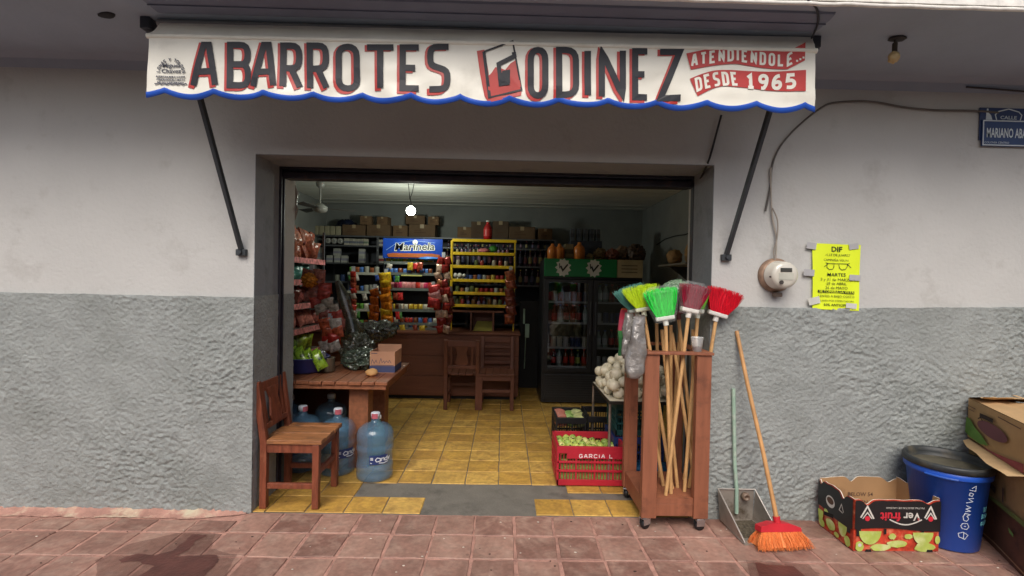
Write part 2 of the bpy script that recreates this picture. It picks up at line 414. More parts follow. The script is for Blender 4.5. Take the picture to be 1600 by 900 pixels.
kb = MB(); kb.box(-30, 30, SW-.16, SW, -.3, .004, 0, .015); struct('kerb', kb, mat('kerb_concrete', col(150,146,138), .85, var=.15, vs=6, bump=.4))
rd = MB(); rd.box(-60, 60, -7.2, SW-.16, -.4, -.14); struct('road', rd, mat('road_stone', col(112,108,104), .85, var=.2, vs=9, bump=.6, bs=14))
gd = MB(); gd.box(-60, 60, -60, -7.2, -.5, -.03); struct('far_sidewalk', gd, mat('far_pavement', col(140,132,124), .85, var=.15, vs=3))
gb = MB(); gb.box(-60, 60, .0, 60, -.6, -.06); struct('ground', gb, mat('bare_ground', col(110,100,90), .9, var=.1))
# shop floor: cement bed, ochre tiles laid on it, some missing at the threshold
fb = MB(); fb.box(-2.8, 2.3, .0, 4.4, -.05, -.0035); struct('floor_bed', fb, m_cement)
cells = []
TX = .2425; X0 = -.984
for i in range(-8, 14):
    for j in range(19):
        xa = X0 + i*TX; ya = .006 + j*.226
        xb, yb = xa+TX, ya+.226
        if j == 0 and X0+2*TX-.01 < xa+.01 < X0+5*TX-.02: continue
        if j == 1:
            if X0-.01 < xa < .44: continue
            if xa >= .44: ya += .1
            elif xa >= X0-.3: pass
        if xa < OPL and yb < .5: xa = max(xa, OPL+.0)
        if xb-xa < .02 or xa > 2.2 or xb < -2.75: continue
        if yb < .5 and (xa > OPR or xb < OPL): continue
        if yb < .5: xb = min(xb, OPR)
        if xb-xa < .03: continue
        cells.append((xa, xb, ya, yb))
tiles('shop_floor', cells, m_ytile, .006, .006, .003, 5, .0015)
# wet stain on the paving
def splat(name, pts, z, m, n=6):
    out = []
    k = len(pts)
    for i in range(k):
        a, b = Vector(pts[i]), Vector(pts[(i+1) % k])
        for t in range(n):
            p = a.lerp(b, t/n); e = noise.noise(Vector((p.x*30, p.y*30, 5)))*.012
            out.append((p.x+e, p.y+e*.7, z))
    mb = MB(); mb.poly(out); return struct(name, mb, m)
def gpt(px, py):
    dr = C2W @ Vector(((px-800)/FPX, (450-py)/FPX, -1)); p = CAM + dr*(-CAM.z/dr.z); return (p.x, p.y)
m_damp = mat('damp_clay', col(104,72,64), .5, var=.3, vs=10, alpha=.3)
splat('damp_patch', [gpt(*p) for p in ((150,876),(205,850),(285,832),(335,834),(330,858),(368,868),(352,900),(310,935),(185,935),(150,905))], .0036, m_damp)
splat('damp_patch', [gpt(*p) for p in ((1165,876),(1210,878),(1262,882),(1285,905),(1270,935),(1180,925))], .0036, m_damp)
m_wet = mat('wet_clay', col(98,58,52), .4, var=.35, vs=8, bump=.3, bs=60, alpha=.74)
splat('puddle', [gpt(*p) for p in ((184,876),(200,870),(216,866),(240,869),(268,862),(290,846),(300,836),(322,838),(306,846),(294,860),(274,870),(334,868),(344,874),(330,890),(312,908),(290,925),(200,925),(212,905),(240,886),(214,878),(192,880))], .0045, m_wet)
splat('water_stain', [gpt(*p) for p in ((1180,880),(1205,884),(1240,886),(1262,905),(1250,925),(1190,915))], .0045, m_wet, 4)
# crumbling plaster and mortar fillet along the wall foot
mb = MB(); nx = 300
vs = []; xs = [-4.6 + i*(4.6+OPL-.02)/nx for i in range(nx+1)]
for x in xs:
    dpt = .085 + .03*noise.noise(Vector((x*5, 0, 3))) + .012*noise.noise(Vector((x*22, 0, 1)))
    dpt *= min(1, (OPL - x)*3 + .25)
    for k in range(6):
        t = k/5; vs.append((x, -dpt*t, .001 + .028*(1-t)**2*(1+.5*noise.noise(Vector((x*18, t*4, 7)))) + .004*noise.noise(Vector((x*50, t*9, 2)))*(1-t)))
mb.add(vs, [(i*6+k, i*6+k+1, (i+1)*6+k+1, (i+1)*6+k) for i in range(nx) for k in range(5)], 0, True)
struct('mortar_strip', mb, mat('crumbled_mortar', col(176,134,120), .9, var=.22, vs=10, bump=.8, bs=50, dirt=col(196,186,160), dirts=5, dirtt=.5))

# ================================================================== the shop building
shop = thing('shop_building', 'grey and white rendered corner grocery with a wide open shutter doorway', 'building', (0, .3, 0))
TOP = 2.79; CE = 2.6
mb = MB()
mb.box(-9, OPL, 0, JY, 0, TOP+.4); mb.box(OPR, 9, 0, JY, 0, TOP+.4); mb.box(OPL, OPR, 0, JY, OPT, TOP+.4)
mb.box(-9, OPL+.006, JY+.06, .55, 0, TOP+.4); mb.box(OPR+.055, 9, JY+.06, .55, 0, TOP+.4); mb.box(OPL+.006, OPR+.055, JY+.06, .55, OPT+.12, TOP+.4)
mb.build('street_wall', m_wall, shop)
mb = MB(); mb.box(OPL-.0005, OPL+.0025, -.0005, JY-.001, 0, OPT+.0005); mb.box(OPR-.0025, OPR+.0005, -.0005, JY-.001, 0, OPT+.0005); mb.box(OPL+.003, OPR-.003, -.0005, JY-.001, OPT-.0025, OPT+.0005)
mb.build('reveal_lining', m_reveal, shop)
mb = MB()
def dz_(x, z):
    wv = Vector((x*17+noise.noise(Vector((x*4, z*4, 9)))*3.5, 0, z*27 + x*5*math.sin(x*1.7+z) + noise.noise(Vector((x*3, z*3, 4)))*4.5))
    a = 1 - abs(noise.noise(wv))*2.1
    b = 1 - abs(noise.noise(wv*2.3+Vector((4, 1, 2))))*2.2
    c_ = noise.noise(Vector((x*1.3, 1, z*1.6)))
    k = .55 + .55*min(1, max(-.6, c_*2.2)) + .1
    return (.0046*a*abs(a) + .0044*b + .0062*noise.noise(Vector((x*48, 3, z*62))))*max(.3, k)*1.25 + .004*c_
def dtop(x): return 1.352 + (.03*(x-2.0)/1.2 if x > 2.0 else 0) + .004*noise.noise(Vector((x*6, 0, 0))) + .002*noise.noise(Vector((x*40, 0, 0)))
def dado(x0, x1, st):
    nx = int((x1-x0)/st); nz = int(1.38/st); vs = []
    for i in range(nx+1):
        x = x0 + (x1-x0)*i/nx; tz = dtop(x)
        ed = min(1, (x-x0)/.03 + .2, (x1-x)/.03 + .2)
        for j in range(nz+1):
            z = tz*j/nz - .01; e2 = min(1, (tz-z)/.02)
            vs.append((x, -.009 - dz_(x, z)*ed*e2 - .01*max(0, .25-z)*2*noise.noise(Vector((x*9, z*9, 4))), z))
    mb.add(vs, [(i*(nz+1)+j, (i+1)*(nz+1)+j, (i+1)*(nz+1)+j+1, i*(nz+1)+j+1) for i in range(nx) for j in range(nz)], 0, True)
    for i in (0, nx):   # returns to the wall at the ends, and the top lip
        a = vs[i*(nz+1):(i+1)*(nz+1)]; mb.add(a + [(p[0], 0, p[2]) for p in a], [(j, j+1, nz+2+j, nz+1+j) for j in range(nz)])
    a = [vs[i*(nz+1)+nz] for i in range(nx+1)]; mb.add(a + [(p[0], 0, p[2]) for p in a], [(j, j+1, nx+2+j, nx+1+j) for j in range(nx)])
dado(-3.6, OPL+.006, .0085); jamb_l = mb; mb.build('rough_dado', m_dado, shop); mb = MB(); dado(OPR-.006, 3.9, .0085)
mb.box(3.9, 9, -.008, 0, 0, 1.4); mb.build('rough_dado', m_dado, shop); mb = MB(); mb.box(-9, -3.6, -.008, 0, 0, 1.35); mb.build('rough_dado', m_dado, shop); mb = MB()
def jamb(xw, sg, y0, y1, zt, off=.006):
    ny = 16; nz = 80; vs = []
    for i in range(ny+1):
        for j in range(nz+1):
            y = y0+(y1-y0)*i/ny; z = zt*j/nz; vs.append((xw + sg*(off+.5*dz_(y*1.3+7, z)), y, z))
    mb.add(vs, [(i*(nz+1)+j, (i+1)*(nz+1)+j, (i+1)*(nz+1)+j+1, i*(nz+1)+j+1) for i in range(ny) for j in range(nz)], 0, True)
jamb(OPL, 1, -.008, JY, 1.352); jamb(OPR, -1, -.008, JY, 1.352); jamb(OPL+.006, 1, JY+.06, .55, 1.352, .003); 
mb.box(OPL+.001, OPL+.008, JY+.058, JY+.06, 0, 1.35)
mb.build('jamb_dado', m_dado, shop)
# eave: flat soffit with a drip lip, a small cove where it meets the wall
mb = MB(); EY = -.77
mb.box(-9, 9, EY, .0, TOP, TOP+.16)
mb.prism([(-9, 0, TOP), (-9, -.07, TOP), (-9, -.02, TOP-.02), (-9, -.0, TOP-.07)], (18, 0, 0))
mb.build('eave', m_eave, shop)
mb = MB()
pts = [(-9+i*.06, EY-.012+.004*noise.noise(Vector((i*.6, 0, 0))), TOP-.004+.005*noise.noise(Vector((i*.9, 3, 0)))) for i in range(300)]
mb.tube(pts, .009, 6); mb.box(-9, 9, EY-.02, EY-.0005, TOP+.008, TOP+.16)
mb.build('eave_lip', mat('chalky_lip', col(225,222,215), .8, var=.2, vs=20), shop)
# shutter housing and guide rails
mb = MB()
yc = JY+.135; zc = OPT+.02
prof = [(.105+.004*math.cos(i*6.28/8*3), 6.283*i/40) for i in range(40)]
mb.tube([(OPL+.01, yc, zc+.01), (OPR+.0, yc, zc+.01)], .1, 40, 0)
mb.box(OPL+.008, OPR+.02, JY+.03, JY+.075, OPT-.075, OPT-.03, 0, .004)
mb.box(OPL+.008, OPR+.02, JY+.08, JY+.12, OPT-.07, OPT-.055, 0, .003)
mb.box(OPL+.001, OPR-.001, JY+.002, JY+.03, OPT-.012, OPT+.1)
mb.build('shutter_roll', m_steel, shop)
for x0, x1 in ((OPL+.0, OPL+.018), (OPR-.004, OPR+.05)):
    mb = MB(); mb.box(x0, x1, JY+.003, JY+.012, 0, OPT-.0); mb.box(x0, x1, JY+.045, JY+.055, 0, OPT); mb.box(x0-.001, x0+.004, JY+.012, JY+.045, 0, OPT)
    mb.build('shutter_rail', m_steel, shop)
# interior shell
IL, IR, IB = -2.72, 2.1, 4.35
mb = MB(); mb.box(IL-.1, IL, .55, IB+.1, 0, CE+.1); mb.build('side_wall', m_inner, shop)
mb = MB(); mb.box(IR, IR+.1, .55, IB+.1, 0, CE+.1); mb.build('side_wall', m_inner, shop)
mb = MB(); mb.box(IL, IR, IB, IB+.1, 0, CE+.1); mb.build('back_wall', m_inner, shop)
mb = MB(); y = .55; k = 0
while y < IB:
    wd = .105 + .02*noise.noise(Vector((k*1.7, 0, 0))); dz = .012*noise.noise(Vector((k*2.3, 5, 0)))
    mb.box(IL, IR, y+.003, min(IB, y+wd-.003), CE+dz, CE+.05, 0, .006); y += wd; k += 1
mb.box(IL-.1, IR+.1, .55, IB+.1, CE+.05, CE+.3)
mb.build('board_ceiling', m_ceil, shop)
mb = MB(); mb.box(-9, 9, EY, IB+.1, TOP+.165, TOP+1.0); mb.build('parapet', m_wall, shop)

# ================================================================== across the street (seen in the cooler glass, shades the low sky)
h = thing('house_across_street', 'pale row house across the street, mirrored faintly in the cooler glass', 'house', (0, -9.4, 0))
mb = MB(); mb.box(-14, 14, -15, -9.4, -.1, 3.3); mb.build('wall', mat('far_wall', col(150,100,78), .85, var=.1, vs=2), h)
mb = MB(); mb.box(-14.2, 14.2, -15, -8.9, 3.3, 3.5); mb.build('roof', mat('far_roof', col(150,90,66), .85), h)
for dx in (-6, -.4, 5): 
    mb = MB(); mb.box(dx-.6, dx+.6, -9.4, -9.34, 0, 2.3, 0, .01); mb.build('door', mm(70,50,40), h)
mb = MB(); mb.box(1.5, 2.7, -9.4, -9.33, .5, 2.3, 0, .01); mb.build('reflected_white_panel', mm(236,236,232,.5), h)  # unseen white panel added to give the cooler glass a bright reflection
for dx in (-3.2, 4.0, 8):
    mb = MB(); mb.box(dx-.6, dx+.6, -9.4, -9.35, 1.0, 2.3, 0, .01); mb.build('window', mm(40,48,52,.2), h)

# ================================================================== awning
AY = -.55
def vw(x, z):
    t = max(0, min(1, (2.66 - z)/.3))
    return (.007*math.sin(x*8+z*6) + .005*math.sin(x*21+z*9+1) + .004*noise.noise(Vector((x*9, z*14, 0)))*2)*t
def FV(px, py, off=0):
    p = at(px, py, AY); q = at(px, py, AY)
    p.y = AY + vw(p.x, p.z) - .0022 - off*1.6 - (.0006 if off else 0); return p
m_canvas = mat('white_canvas', col(238,235,222), .38, var=.04, vs=5, dirt=col(220,216,202), dirts=3, dirtt=.55, spec=.6)
m_navy = mat('navy_letter_paint', col(30,32,42), .55, var=.15, vs=8)
m_redp = mat('red_letter_paint', col(186,52,46), .4, var=.1, vs=8)
m_blue = mat('blue_hem', col(40,92,200), .45, var=.08)
aw = thing('awning', 'white retractable awning with painted shop lettering and a scalloped blue hem', 'awning', (at(750,60,AY).x, AY, 2.6))
# valance
def hem(px): # lower edge of the white cloth (photo rows)
    t = ((px - 258)/76.9) % 1
    base = 137.5 + (px-258)*.0232
    return base + 9.5*math.sin(math.pi*t)**.75
def topy(px): return 59 + (px-232)*.0225
nx = 260; nz = 36; mb = MB(); vs = []
for i in range(nx+1):
    px = 229 + (1274-229)*i/nx
    for j in range(nz+1):
        py = topy(px) + (hem(px)-topy(px))*j/nz
        q = px + (4 if px < 400 else 0)*(1-j/nz)
        p = FV(q, py); p.y += .0022; vs.append(p)
mb.add(vs, [(i*(nz+1)+j, (i+1)*(nz+1)+j, (i+1)*(nz+1)+j+1, i*(nz+1)+j+1) for i in range(nx) for j in range(nz)], 0, True)
val = mb.build('valance', m_canvas, aw)
mb = MB(); vs = []
for i in range(nx+1):
    px = 229 + (1274-229)*i/nx; a = FV(px, hem(px)-1.5, .001); b = FV(px, hem(px)+7, .0012); c_ = FV(px, hem(px)+7, -.003); vs += [a, b, c_]
mb.add(vs, [(i*3+k, (i+1)*3+k, (i+1)*3+k+1, i*3+k+1) for i in range(nx) for k in range(2)], 0, True)
mb.build('scalloped_hem', m_blue, val)
# front bar wrapped in canvas and the sloping sheet up to the roller
mb = MB(); pts = []
for i in range(80):
    px = 229 + (1277-229)*i/79; p = at(px, topy(px)-3.5, AY); p.y = AY+.005; pts.append(p)
mb.tube(pts, [.013+.0015*noise.noise(Vector((i*.8, 0, 0))) for i in range(80)], 12); mb.build('front_bar', m_canvas, aw)
mb = MB(); vs = []; nxs = 120
for i in range(nxs+1):
    t = i/nxs; px = 231 + 1044*t; p0 = at(px, topy(px)-7, AY); px2 = 250 + 1020*t; p1 = at(px2, 36 + 1020*t*.0215, -.50)
    for j in range(7):
        s_ = j/6; p = p0.lerp(p1, s_); p.z -= .012*math.sin(math.pi*s_)*(1+noise.noise(Vector((p.x*4, 0, 0)))); p.y += .004*noise.noise(Vector((p.x*7, s_*3, 0))); vs.append(p)
mb.add(vs, [(i*7+j, (i+1)*7+j, (i+1)*7+j+1, i*7+j+1) for i in range(nxs) for j in range(6)], 0, True)
mb.build('canopy_sheet', mat('brightened_canvas', col(244,242,232), .45, var=.05, vs=5), aw)  # whiter copy of the same cloth, brightened against the eave's shade
mb = MB(); a = at(247, 38, -.48); b = at(1272, 62, -.48); a.z = b.z = 2.766; mb.tube([a, b], .018, 12); mb.build('roller_tube', mm(150,150,150,.5), aw)
mb = MB(); xa, xb = at(252,20,-.55).x, at(1272,20,-.55).x
sec = [(-.715, TOP-.001), (-.71, TOP-.010), (-.67, TOP-.018), (-.575, TOP-.02), (-.56, TOP-.016), (-.555, TOP-.001)]
mb.prism([(xa, y, z) for y, z in sec], (xb-xa, 0, 0)); mb.box(xa, xb, -.645, -.640, TOP-.025, TOP-.018)
mb.build('head_cover', m_slate, aw)
for (b0, t0) in (((378,394), (290,70)), ((1134,402), (1229,86))):
    mb = MB(); p0 = at(*b0, -.012); p1 = at(*t0, AY+.02)
    mb.bar(p0, p1, .022, .03, 0, .003); mb.box(p0.x-.03, p0.x+.03, -.03, -.0005, p0.z-.022, p0.z+.018, 0, .003); mb.tube([(p0.x, -.045, p0.z), (p0.x, -.028, p0.z)], .012, 8)
    mb.build('folding_arm', mm(66,70,74,.5,metal=.4), aw)
for px, py in ((236, 50), (1270, 64)):
    mb = MB(); p = at(px, py, -.46); mb.box(p.x-.03, p.x+.02, -.5, -.42, TOP-.06, TOP-.0005, 0, .004); mb.blob((p.x, -.47, TOP-.05), .026, 2, .3, 3, px)
    mb.build('end_bracket', mm(48,52,62,.6), aw)
# the painted words
mbR = MB(); mbK = MB(); WR = []
LET = [('A',296,341,66,141),('B',352,396,66,142),('A',391,433,66,143),('R',435,475,67,144),('R',476,517,67,145),('O',521,565,69,146),('T',567,621,70,146),('E',621,662,70,147),('S',664,707,69,148),
       ('O',821,859,74,157),('D',865,907,74,157),('I',908,927,75,158),('N',931,981,75,159),('E',984,1018,76,160),('Z',1024,1069,77,161)]
for i, (ch, x0, x1, y0, y1) in enumerate(LET):
    if i == 9: mbR.build('lettering_shadow', m_redp, val); mbK.build('lettering', m_navy, val); mbR = MB(); mbK = MB()
    x1 -= 1; x0 += 2; y1 -= 3
    if ch == 'A': x0 -= 2; x1 += 2
    sk = None
    if ch == 'A': sk = lambda X, Y, a=(x0+x1)/2: (X + (4 if Y < 100 else 0), Y)
    letter(mbR, ch, x0-4, x1-4, y0+1, y1+4, 10, FV, 0, .0004, sk)
    letter(mbK, ch, x0, x1, y0, y1, 9.8 if ch != 'I' else 10.5, FV, 0, .0016, sk)
# G inside its tilted square
def quadF(u, v): # u,v 0..1 in the square
    tl, tr, br, bl = (757,81), (801,65), (815,141), (764,152)
    x = (1-v)*((1-u)*tl[0]+u*tr[0]) + v*((1-u)*bl[0]+u*br[0]); y = (1-v)*((1-u)*tl[1]+u*tr[1]) + v*((1-u)*bl[1]+u*br[1]); return (x, y)
mbR.poly([FV(x, y, .0004) for x, y in ((745,80),(757,78),(763,110),(768,152),(815,143),(814,150),(763,159),(757,150),(750,115))])
sq = [quadF(0,.55), quadF(.15,.5), quadF(.3,.4), quadF(.42,.43), quadF(.6,.52), quadF(.8,.42), quadF(1,.38), quadF(1,1), quadF(0,1)]
mbR.poly([FV(x, y, .0008) for x, y in sq])
mbK.stroke([quadF(0,0), quadF(1,0), quadF(1,1), quadF(0,1)], 2.6, FV, True, 0, .0016)
mbK.stroke([quadF(-.02,0), quadF(.02,1)], 5, FV, False, 0, .0019)
mbK.stroke([quadF(.97,.22), quadF(.97,.30), quadF(.42,.36), quadF(.40,.78), quadF(.62,.80), quadF(.68,.58), quadF(.5,.57)], 6.5, FV, False, 0, .0022)
mbK.poly([FV(*quadF(u,v), .0024) for u, v in ((.42,.56),(.72,.54),(.70,.80),(.42,.82))])
mbR.build('lettering_shadow', m_redp, val); mbK.build('lettering', m_navy, val)
mbR = MB(); mbW = MB()
t1 = lambda x: 84 - 10*math.sin((x-1072)/186*math.pi*1.1)*.9 + (x-1072)*.0 + (6*math.sin((x-1160)/100*math.pi) if x > 1160 else 0)
def b1t(x): return (84 - 11*math.sin(min(1, (x-1072)/80)*math.pi/2)) + (8*math.sin((x-1150)/80*math.pi/2) if 1150 < x < 1230 else (8-16*(x-1230)/28*.9 if x >= 1230 else 0))
def b1b(x): return b1t(x) + 27 + (x-1072)*.004
def b2t(x): return 124 - 14*math.sin(min(1, (x-1077)/50)*math.pi/2) + (2*math.sin((x-1140)/110*math.pi) if x > 1140 else 0)
def b2b(x): return 152 - 17*math.sin(min(1, (x-1088)/45)*math.pi/2) + (8*math.sin((x-1130)/125*math.pi/2) if x > 1130 else 0)
def band(ft, fb, xa, xb, xa2):
    n = 40; t = [FV(xa+(xb-xa)*i/n, ft(xa+(xb-xa)*i/n), .0006) for i in range(n+1)]; b = [FV(xa2+(xb-1-xa2)*i/n, fb(xa2+(xb-1-xa2)*i/n), .0006) for i in range(n+1)]
    mbR.add(t+b, [(i, i+1, n+2+i, n+1+i) for i in range(n)])
band(b1t, b1b, 1072, 1258, 1079); mbR.build('slogan_banner', m_redp, val); mbR = MB(); band(b2t, b2b, 1077, 1259, 1089)
word(mbW, 'ATENDIENDOLE', 1079, 1239, 0, 20, 3.6, FV, 0, .0016, lambda X, Y: (X, b1t(X)+3.5+Y), .28)
for q in (1243, 1248, 1253): mbW.poly([FV(q+a, b1t(q)+20+b, .0016) for a, b in ((0,0),(3,0),(3,3),(0,3))])
mbW.build('slogan_lettering', m_canvas, val); mbW = MB()
word(mbW, 'DESDE', 1085, 1152, 0, 21, 4, FV, 0, .0016, lambda X, Y: (X+(10-Y)*-.15, b2t(X)+3+Y*1.05), .22)
word(mbW, '1965', 1162, 1244, 0, 25, 5.5, FV, 0, .0016, lambda X, Y: (X, b2t(X)+4+Y), .16)
mbR.build('slogan_banner', m_redp, val); mbW.build('slogan_lettering', m_canvas, val)
mbS = MB(); m_ink = mat('grey_ink', col(70,72,84), .5, var=.1)
cx, cy = 267, 116
for i, c_ in enumerate('LONAS Y TOLDOS'):
    a = R(168 - i*12.2)
    if c_ == ' ': continue
    ca, sa = math.cos(a), math.sin(a)
    def fl(X, Y, ca=ca, sa=sa): # letter box local -> arc
        r_ = 23 - Y; tx = X
        return (cx + ca*r_*.98 + sa*tx, cy - sa*r_*1.12 + ca*tx)
    letter(mbS, c_, -2.1, 2.1, 0, 5.2, 1.15, FV, 0, .0014, fl)
ux = (at(280,100,AY)-at(240,100,AY)).normalized(); uz = Vector((0,0,1))
pxm = (at(280,100,AY)-at(240,100,AY)).length/40
for s_, py, sz, bd in (('Miguel', 105, 9, .02), ('Chavez', 113.5, 9, .02)):
    p = FV(267, py, .0016); text(mbS, s_, p, ux, uz, sz*pxm, 0, 1.15, 'CENTER', bd)
for py, n_, ww in ((118.5, 22, 44), (123, 16, 42), (127.5, 18, 40)):
    r_ = random.Random(int(py))
    x = 267-ww/2
    while x < 267+ww/2:
        wdt = r_.uniform(1, 2.4); mbS.poly([FV(x+a, py+b, .0016) for a, b in ((0,0),(wdt,0),(wdt,2.6),(0,2.6))]); x += wdt + r_.uniform(.4, 1.3)
pts = [(243+i*2, 131 + 1.1*math.sin(i*1.57)) for i in range(25)]; mbS.stroke(pts, 1.8, FV, False, 0, .0016)
mbS.build('maker_stamp', m_ink, val)

# ================================================================== things on the wall
# electricity meter
mx_, mz_ = at(1211,430,-.01).x, at(1211,430,-.01).z
me_ = thing('electric_meter', 'round glass electricity meter on the white wall above the grey dado', 'electric meter', (mx_, 0, mz_))
MY = Matrix.Translation((mx_, 0, mz_)) @ Matrix.Rotation(R(90), 4, 'X')
mb = MB(); mb.lathe([(.106,.0005),(.106,.02),(.098,.03),(.094,.036),(.07,.036)], n=40, M=MY); mb.build('base_ring', mat('rusty_ring', col(150,124,104), .55, metal=.3, var=.3, vs=20), me_)
mb = MB(); mb.lathe([(.087,.036),(.089,.044),(.085,.05),(.082,.11),(.077,.122),(.056,.129),(.0,.131)], n=40, M=MY); mb.build('housing', mat('meter_shell', col(206,202,190), .18, var=.05, coat=.6), me_)
mb = MB(); f0 = mz_; mb.box(mx_-.036, mx_+.034, -.1335, -.1305, mz_+.018, mz_+.042, 0, .001); mb.build('display', mm(70,70,66,.3), me_)
mb = MB(); mb.box(mx_-.045, mx_+.045, -.1325, -.130, mz_-.03, mz_+.012, 0, .001); mb.build('label_plate', mm(186,186,174,.5), me_)
mb = MB(); mb.tube([(mx_-.065, -.09, mz_-.01), (mx_-.085, -.105, mz_-.012), (mx_-.06, -.118, mz_-.016)], .006, 6); mb.tube([(mx_-.03,-.131,mz_-.045),(mx_-.03,-.139,mz_-.045)], .012, 10); mb.build('seal', mm(70,64,60,.5), me_)
mb = MB(); mb.box(mx_-.02, mx_+.03, -.05, -.01, mz_-.135, mz_-.108, 0, .006); mb.build('bottom_lug', mm(110,96,84,.6), me_)
def cable(name, pts, Y, r, label, m, n=6):
    P_ = [at(x, y, yy if yy is not None else Y) for (x, y, yy) in [(p + (None,))[:3] for p in pts]]
    # Catmull-Rom
    Q = []
    for i in range(len(P_)-1):
        a = P_[max(i-1,0)]; b = P_[i]; c_ = P_[i+1]; d_ = P_[min(i+2, len(P_)-1)]
        for k in range(6):
            t = k/6; Q.append(.5*((2*b) + (c_-a)*t + (2*a-5*b+4*c_-d_)*t*t + (3*b-3*c_+d_-a)*t**3))
    Q.append(P_[-1]); mb = MB(); mb.tube(Q, r, n); o = mb.build(name, m); return tag(o, label, 'cable')
m_cab = mm(92,88,84,.6)
cable('wall_cable', [(1196,330),(1204,290),(1206,262),(1216,234),(1236,208),(1262,184),(1284,168),(1300,161),(1340,158),(1372,160),(1410,167),(1460,172),(1520,173),(1560,176)], -.014, .0062, 'grey cable arching from the electric meter up to the street sign', m_cab)
cable('meter_lead', [(1204,262),(1205,310),(1207,340),(1213,372),(1212,408)], -.018, .0055, 'pale lead dropping straight into the top of the electric meter', mm(168,160,150,.6))
cable('meter_wire', [(1207,325),(1215,345),(1214,372),(1209,392),(1211,408)], -.03, .0042, 'thin pale wire looping beside the meter lead', mm(150,142,132,.6))
cable('awning_rope', [(1262,0,-.79),(1276,14,-.74),(1278,36,-.66),(1268,60,-.5)], -.5, .005, 'dark cord hanging from the eave to the right end of the awning', mm(40,42,50,.6))
cable('shutter_cable', [(1127,180,-.03),(1120,206,-.02),(1112,236,-.015),(1107,252,-.01),(1100,268,.1),(1092,284,.28)], -.01, .007, 'black cable dropping behind the valance into the doorway corner', mm(34,34,36,.6))
cable('sign_cable', [(1510,136),(1550,139),(1600,143),(1640,146)], -.02, .005, 'thin dark cable running along the wall above the street sign', mm(50,48,46,.6))
# bare lamp holder under the eave
p = at(1402, 62, -.5); p.z = TOP
lh = thing('lamp_holder', 'rusty dangling lamp holder with a broken bulb under the eave', 'lamp', (p.x, -.5, TOP))
mb = MB(); mb.blob((p.x, -.5, TOP-.006), (.05, .03, .012), 2, .2, 2, 3); mb.build('ceiling_plate', mm(44,40,40,.7), lh)
mb = MB(); mb.tube([(p.x-.012, -.5, TOP-.01), (p.x-.018, -.5, TOP-.05), (p.x-.012, -.5, TOP-.08)], .0035, 6); mb.tube([(p.x-.012, -.5, TOP-.03), (p.x-.012, -.5, TOP-.075)], .012, 10); mb.build('socket', mm(60,50,40,.6), lh)
mb = MB(); mb.blob((p.x-.016, -.5, TOP-.105), (.026, .024, .03), 3, .35, 2.5, 6); mb.build('broken_bulb', mm(190,166,120,.5), lh)
p = at(167, 38, -.5)
mb = MB(); mb.blob((0,0,0), (.055,.028,.01), 2, .25, 3, 9); tag(solo('plaster_hole', mb.build('plaster_hole', mm(38,36,38,.8), link=False), 'dark ragged patch on the eave soffit left of the awning', 'patch', (p.x, -.5, TOP-.002), (0, 0, R(-20))))
# poster
pa, pb = at(1268,380,-.005), at(1340,484,-.005); px0, px1, pz1, pz0 = pa.x, pb.x, pa.z, pb.z
po = thing('poster', 'fluorescent yellow eye clinic notice taped to the wall right of the meter', 'poster', ((px0+px1)/2, 0, (pz0+pz1)/2))
def FP(u, v, off=0): # u 0..1 left-right, v 0..1 top-bottom
    x = px0 + (px1-px0)*u + .012*(v)*(1-u); z = pz1 + (pz0-pz1)*v - .006*u
    return Vector((x, -.0125 - .004*math.sin(u*5+v*3)**2 - off, z))
mb = MB(); n = 14; vs = [FP(i/n, j/n) for i in range(n+1) for j in range(n+1)]
mb.add(vs, [(i*(n+1)+j, (i+1)*(n+1)+j, (i+1)*(n+1)+j+1, i*(n+1)+j+1) for i in range(n) for j in range(n)], 0, True)
sheet = mb.build('paper_sheet', mat('fluorescent_paper', col(226,244,40), .6, var=.02), po)
mb = MB(); PW = px1-px0
def pt(s_, v, sz, bd=0, sx=1, u=.5): text(mb, s_, FP(u, v, .0035), (1,0,-.018), (0,0,1), sz, 0, sx, 'CENTER', bd)
pt('DIF', .115, .044, .025, 1.1); pt('VALLE DE JUAREZ', .185, .021, .0, 1.05); pt('CAMPAÑA VISUAL', .262, .020, 0, 1.0)
pt('MARTES', .49, .030, .008, 1.1); pt('3 y 31 de MARZO', .56, .024, .0, 1.12); pt('28 de ABRIL', .62, .024, 0, 1.05); pt('26 de MAYO', .685, .024, 0, 1.1)
pt('LENTES A BAJO COSTO', .81, .0195, .0, 1.12); pt('EXAMEN POR COMPUTADORA', .875, .0145, 0, 1.1); pt('50% ANTICIPO', .945, .022, .012, 1.1)
def FPp(x, y, off=0): return FP(x, y, .0035+off)
for s_ in ([(.27,.29),(.33,.30),(.72,.295),(.77,.285)], [(.24,.35),(.33,.3)], [(.8,.35),(.72,.3)], [(.30,.30),(.30,.36),(.35,.39),(.42,.385),(.45,.35),(.45,.31)], [(.55,.31),(.56,.36),(.61,.39),(.68,.38),(.72,.34),(.72,.3)]):
    q = [(x*PW*1000, y*(pz1-pz0)*1000) for x, y in s_]; mb.stroke(q, 3.4, lambda X, Y, o=0: FPp(X/PW/1000, Y/(pz1-pz0)/1000, o))
mb.poly([FPp(u, v) for u, v in ((.11,.705),(.89,.71),(.89,.75),(.11,.745))])
mb.build('printing', mm(40,52,20,.6), sheet)
mb = MB(); text(mb, 'SE TOMARA LA VISTA', FP(.5, .742, .0045), (1,0,-.018), (0,0,1), .021, 0, 1.08, 'CENTER', .01); mb.build('reversed_printing', mm(226,244,40,.6), sheet)
mb = None
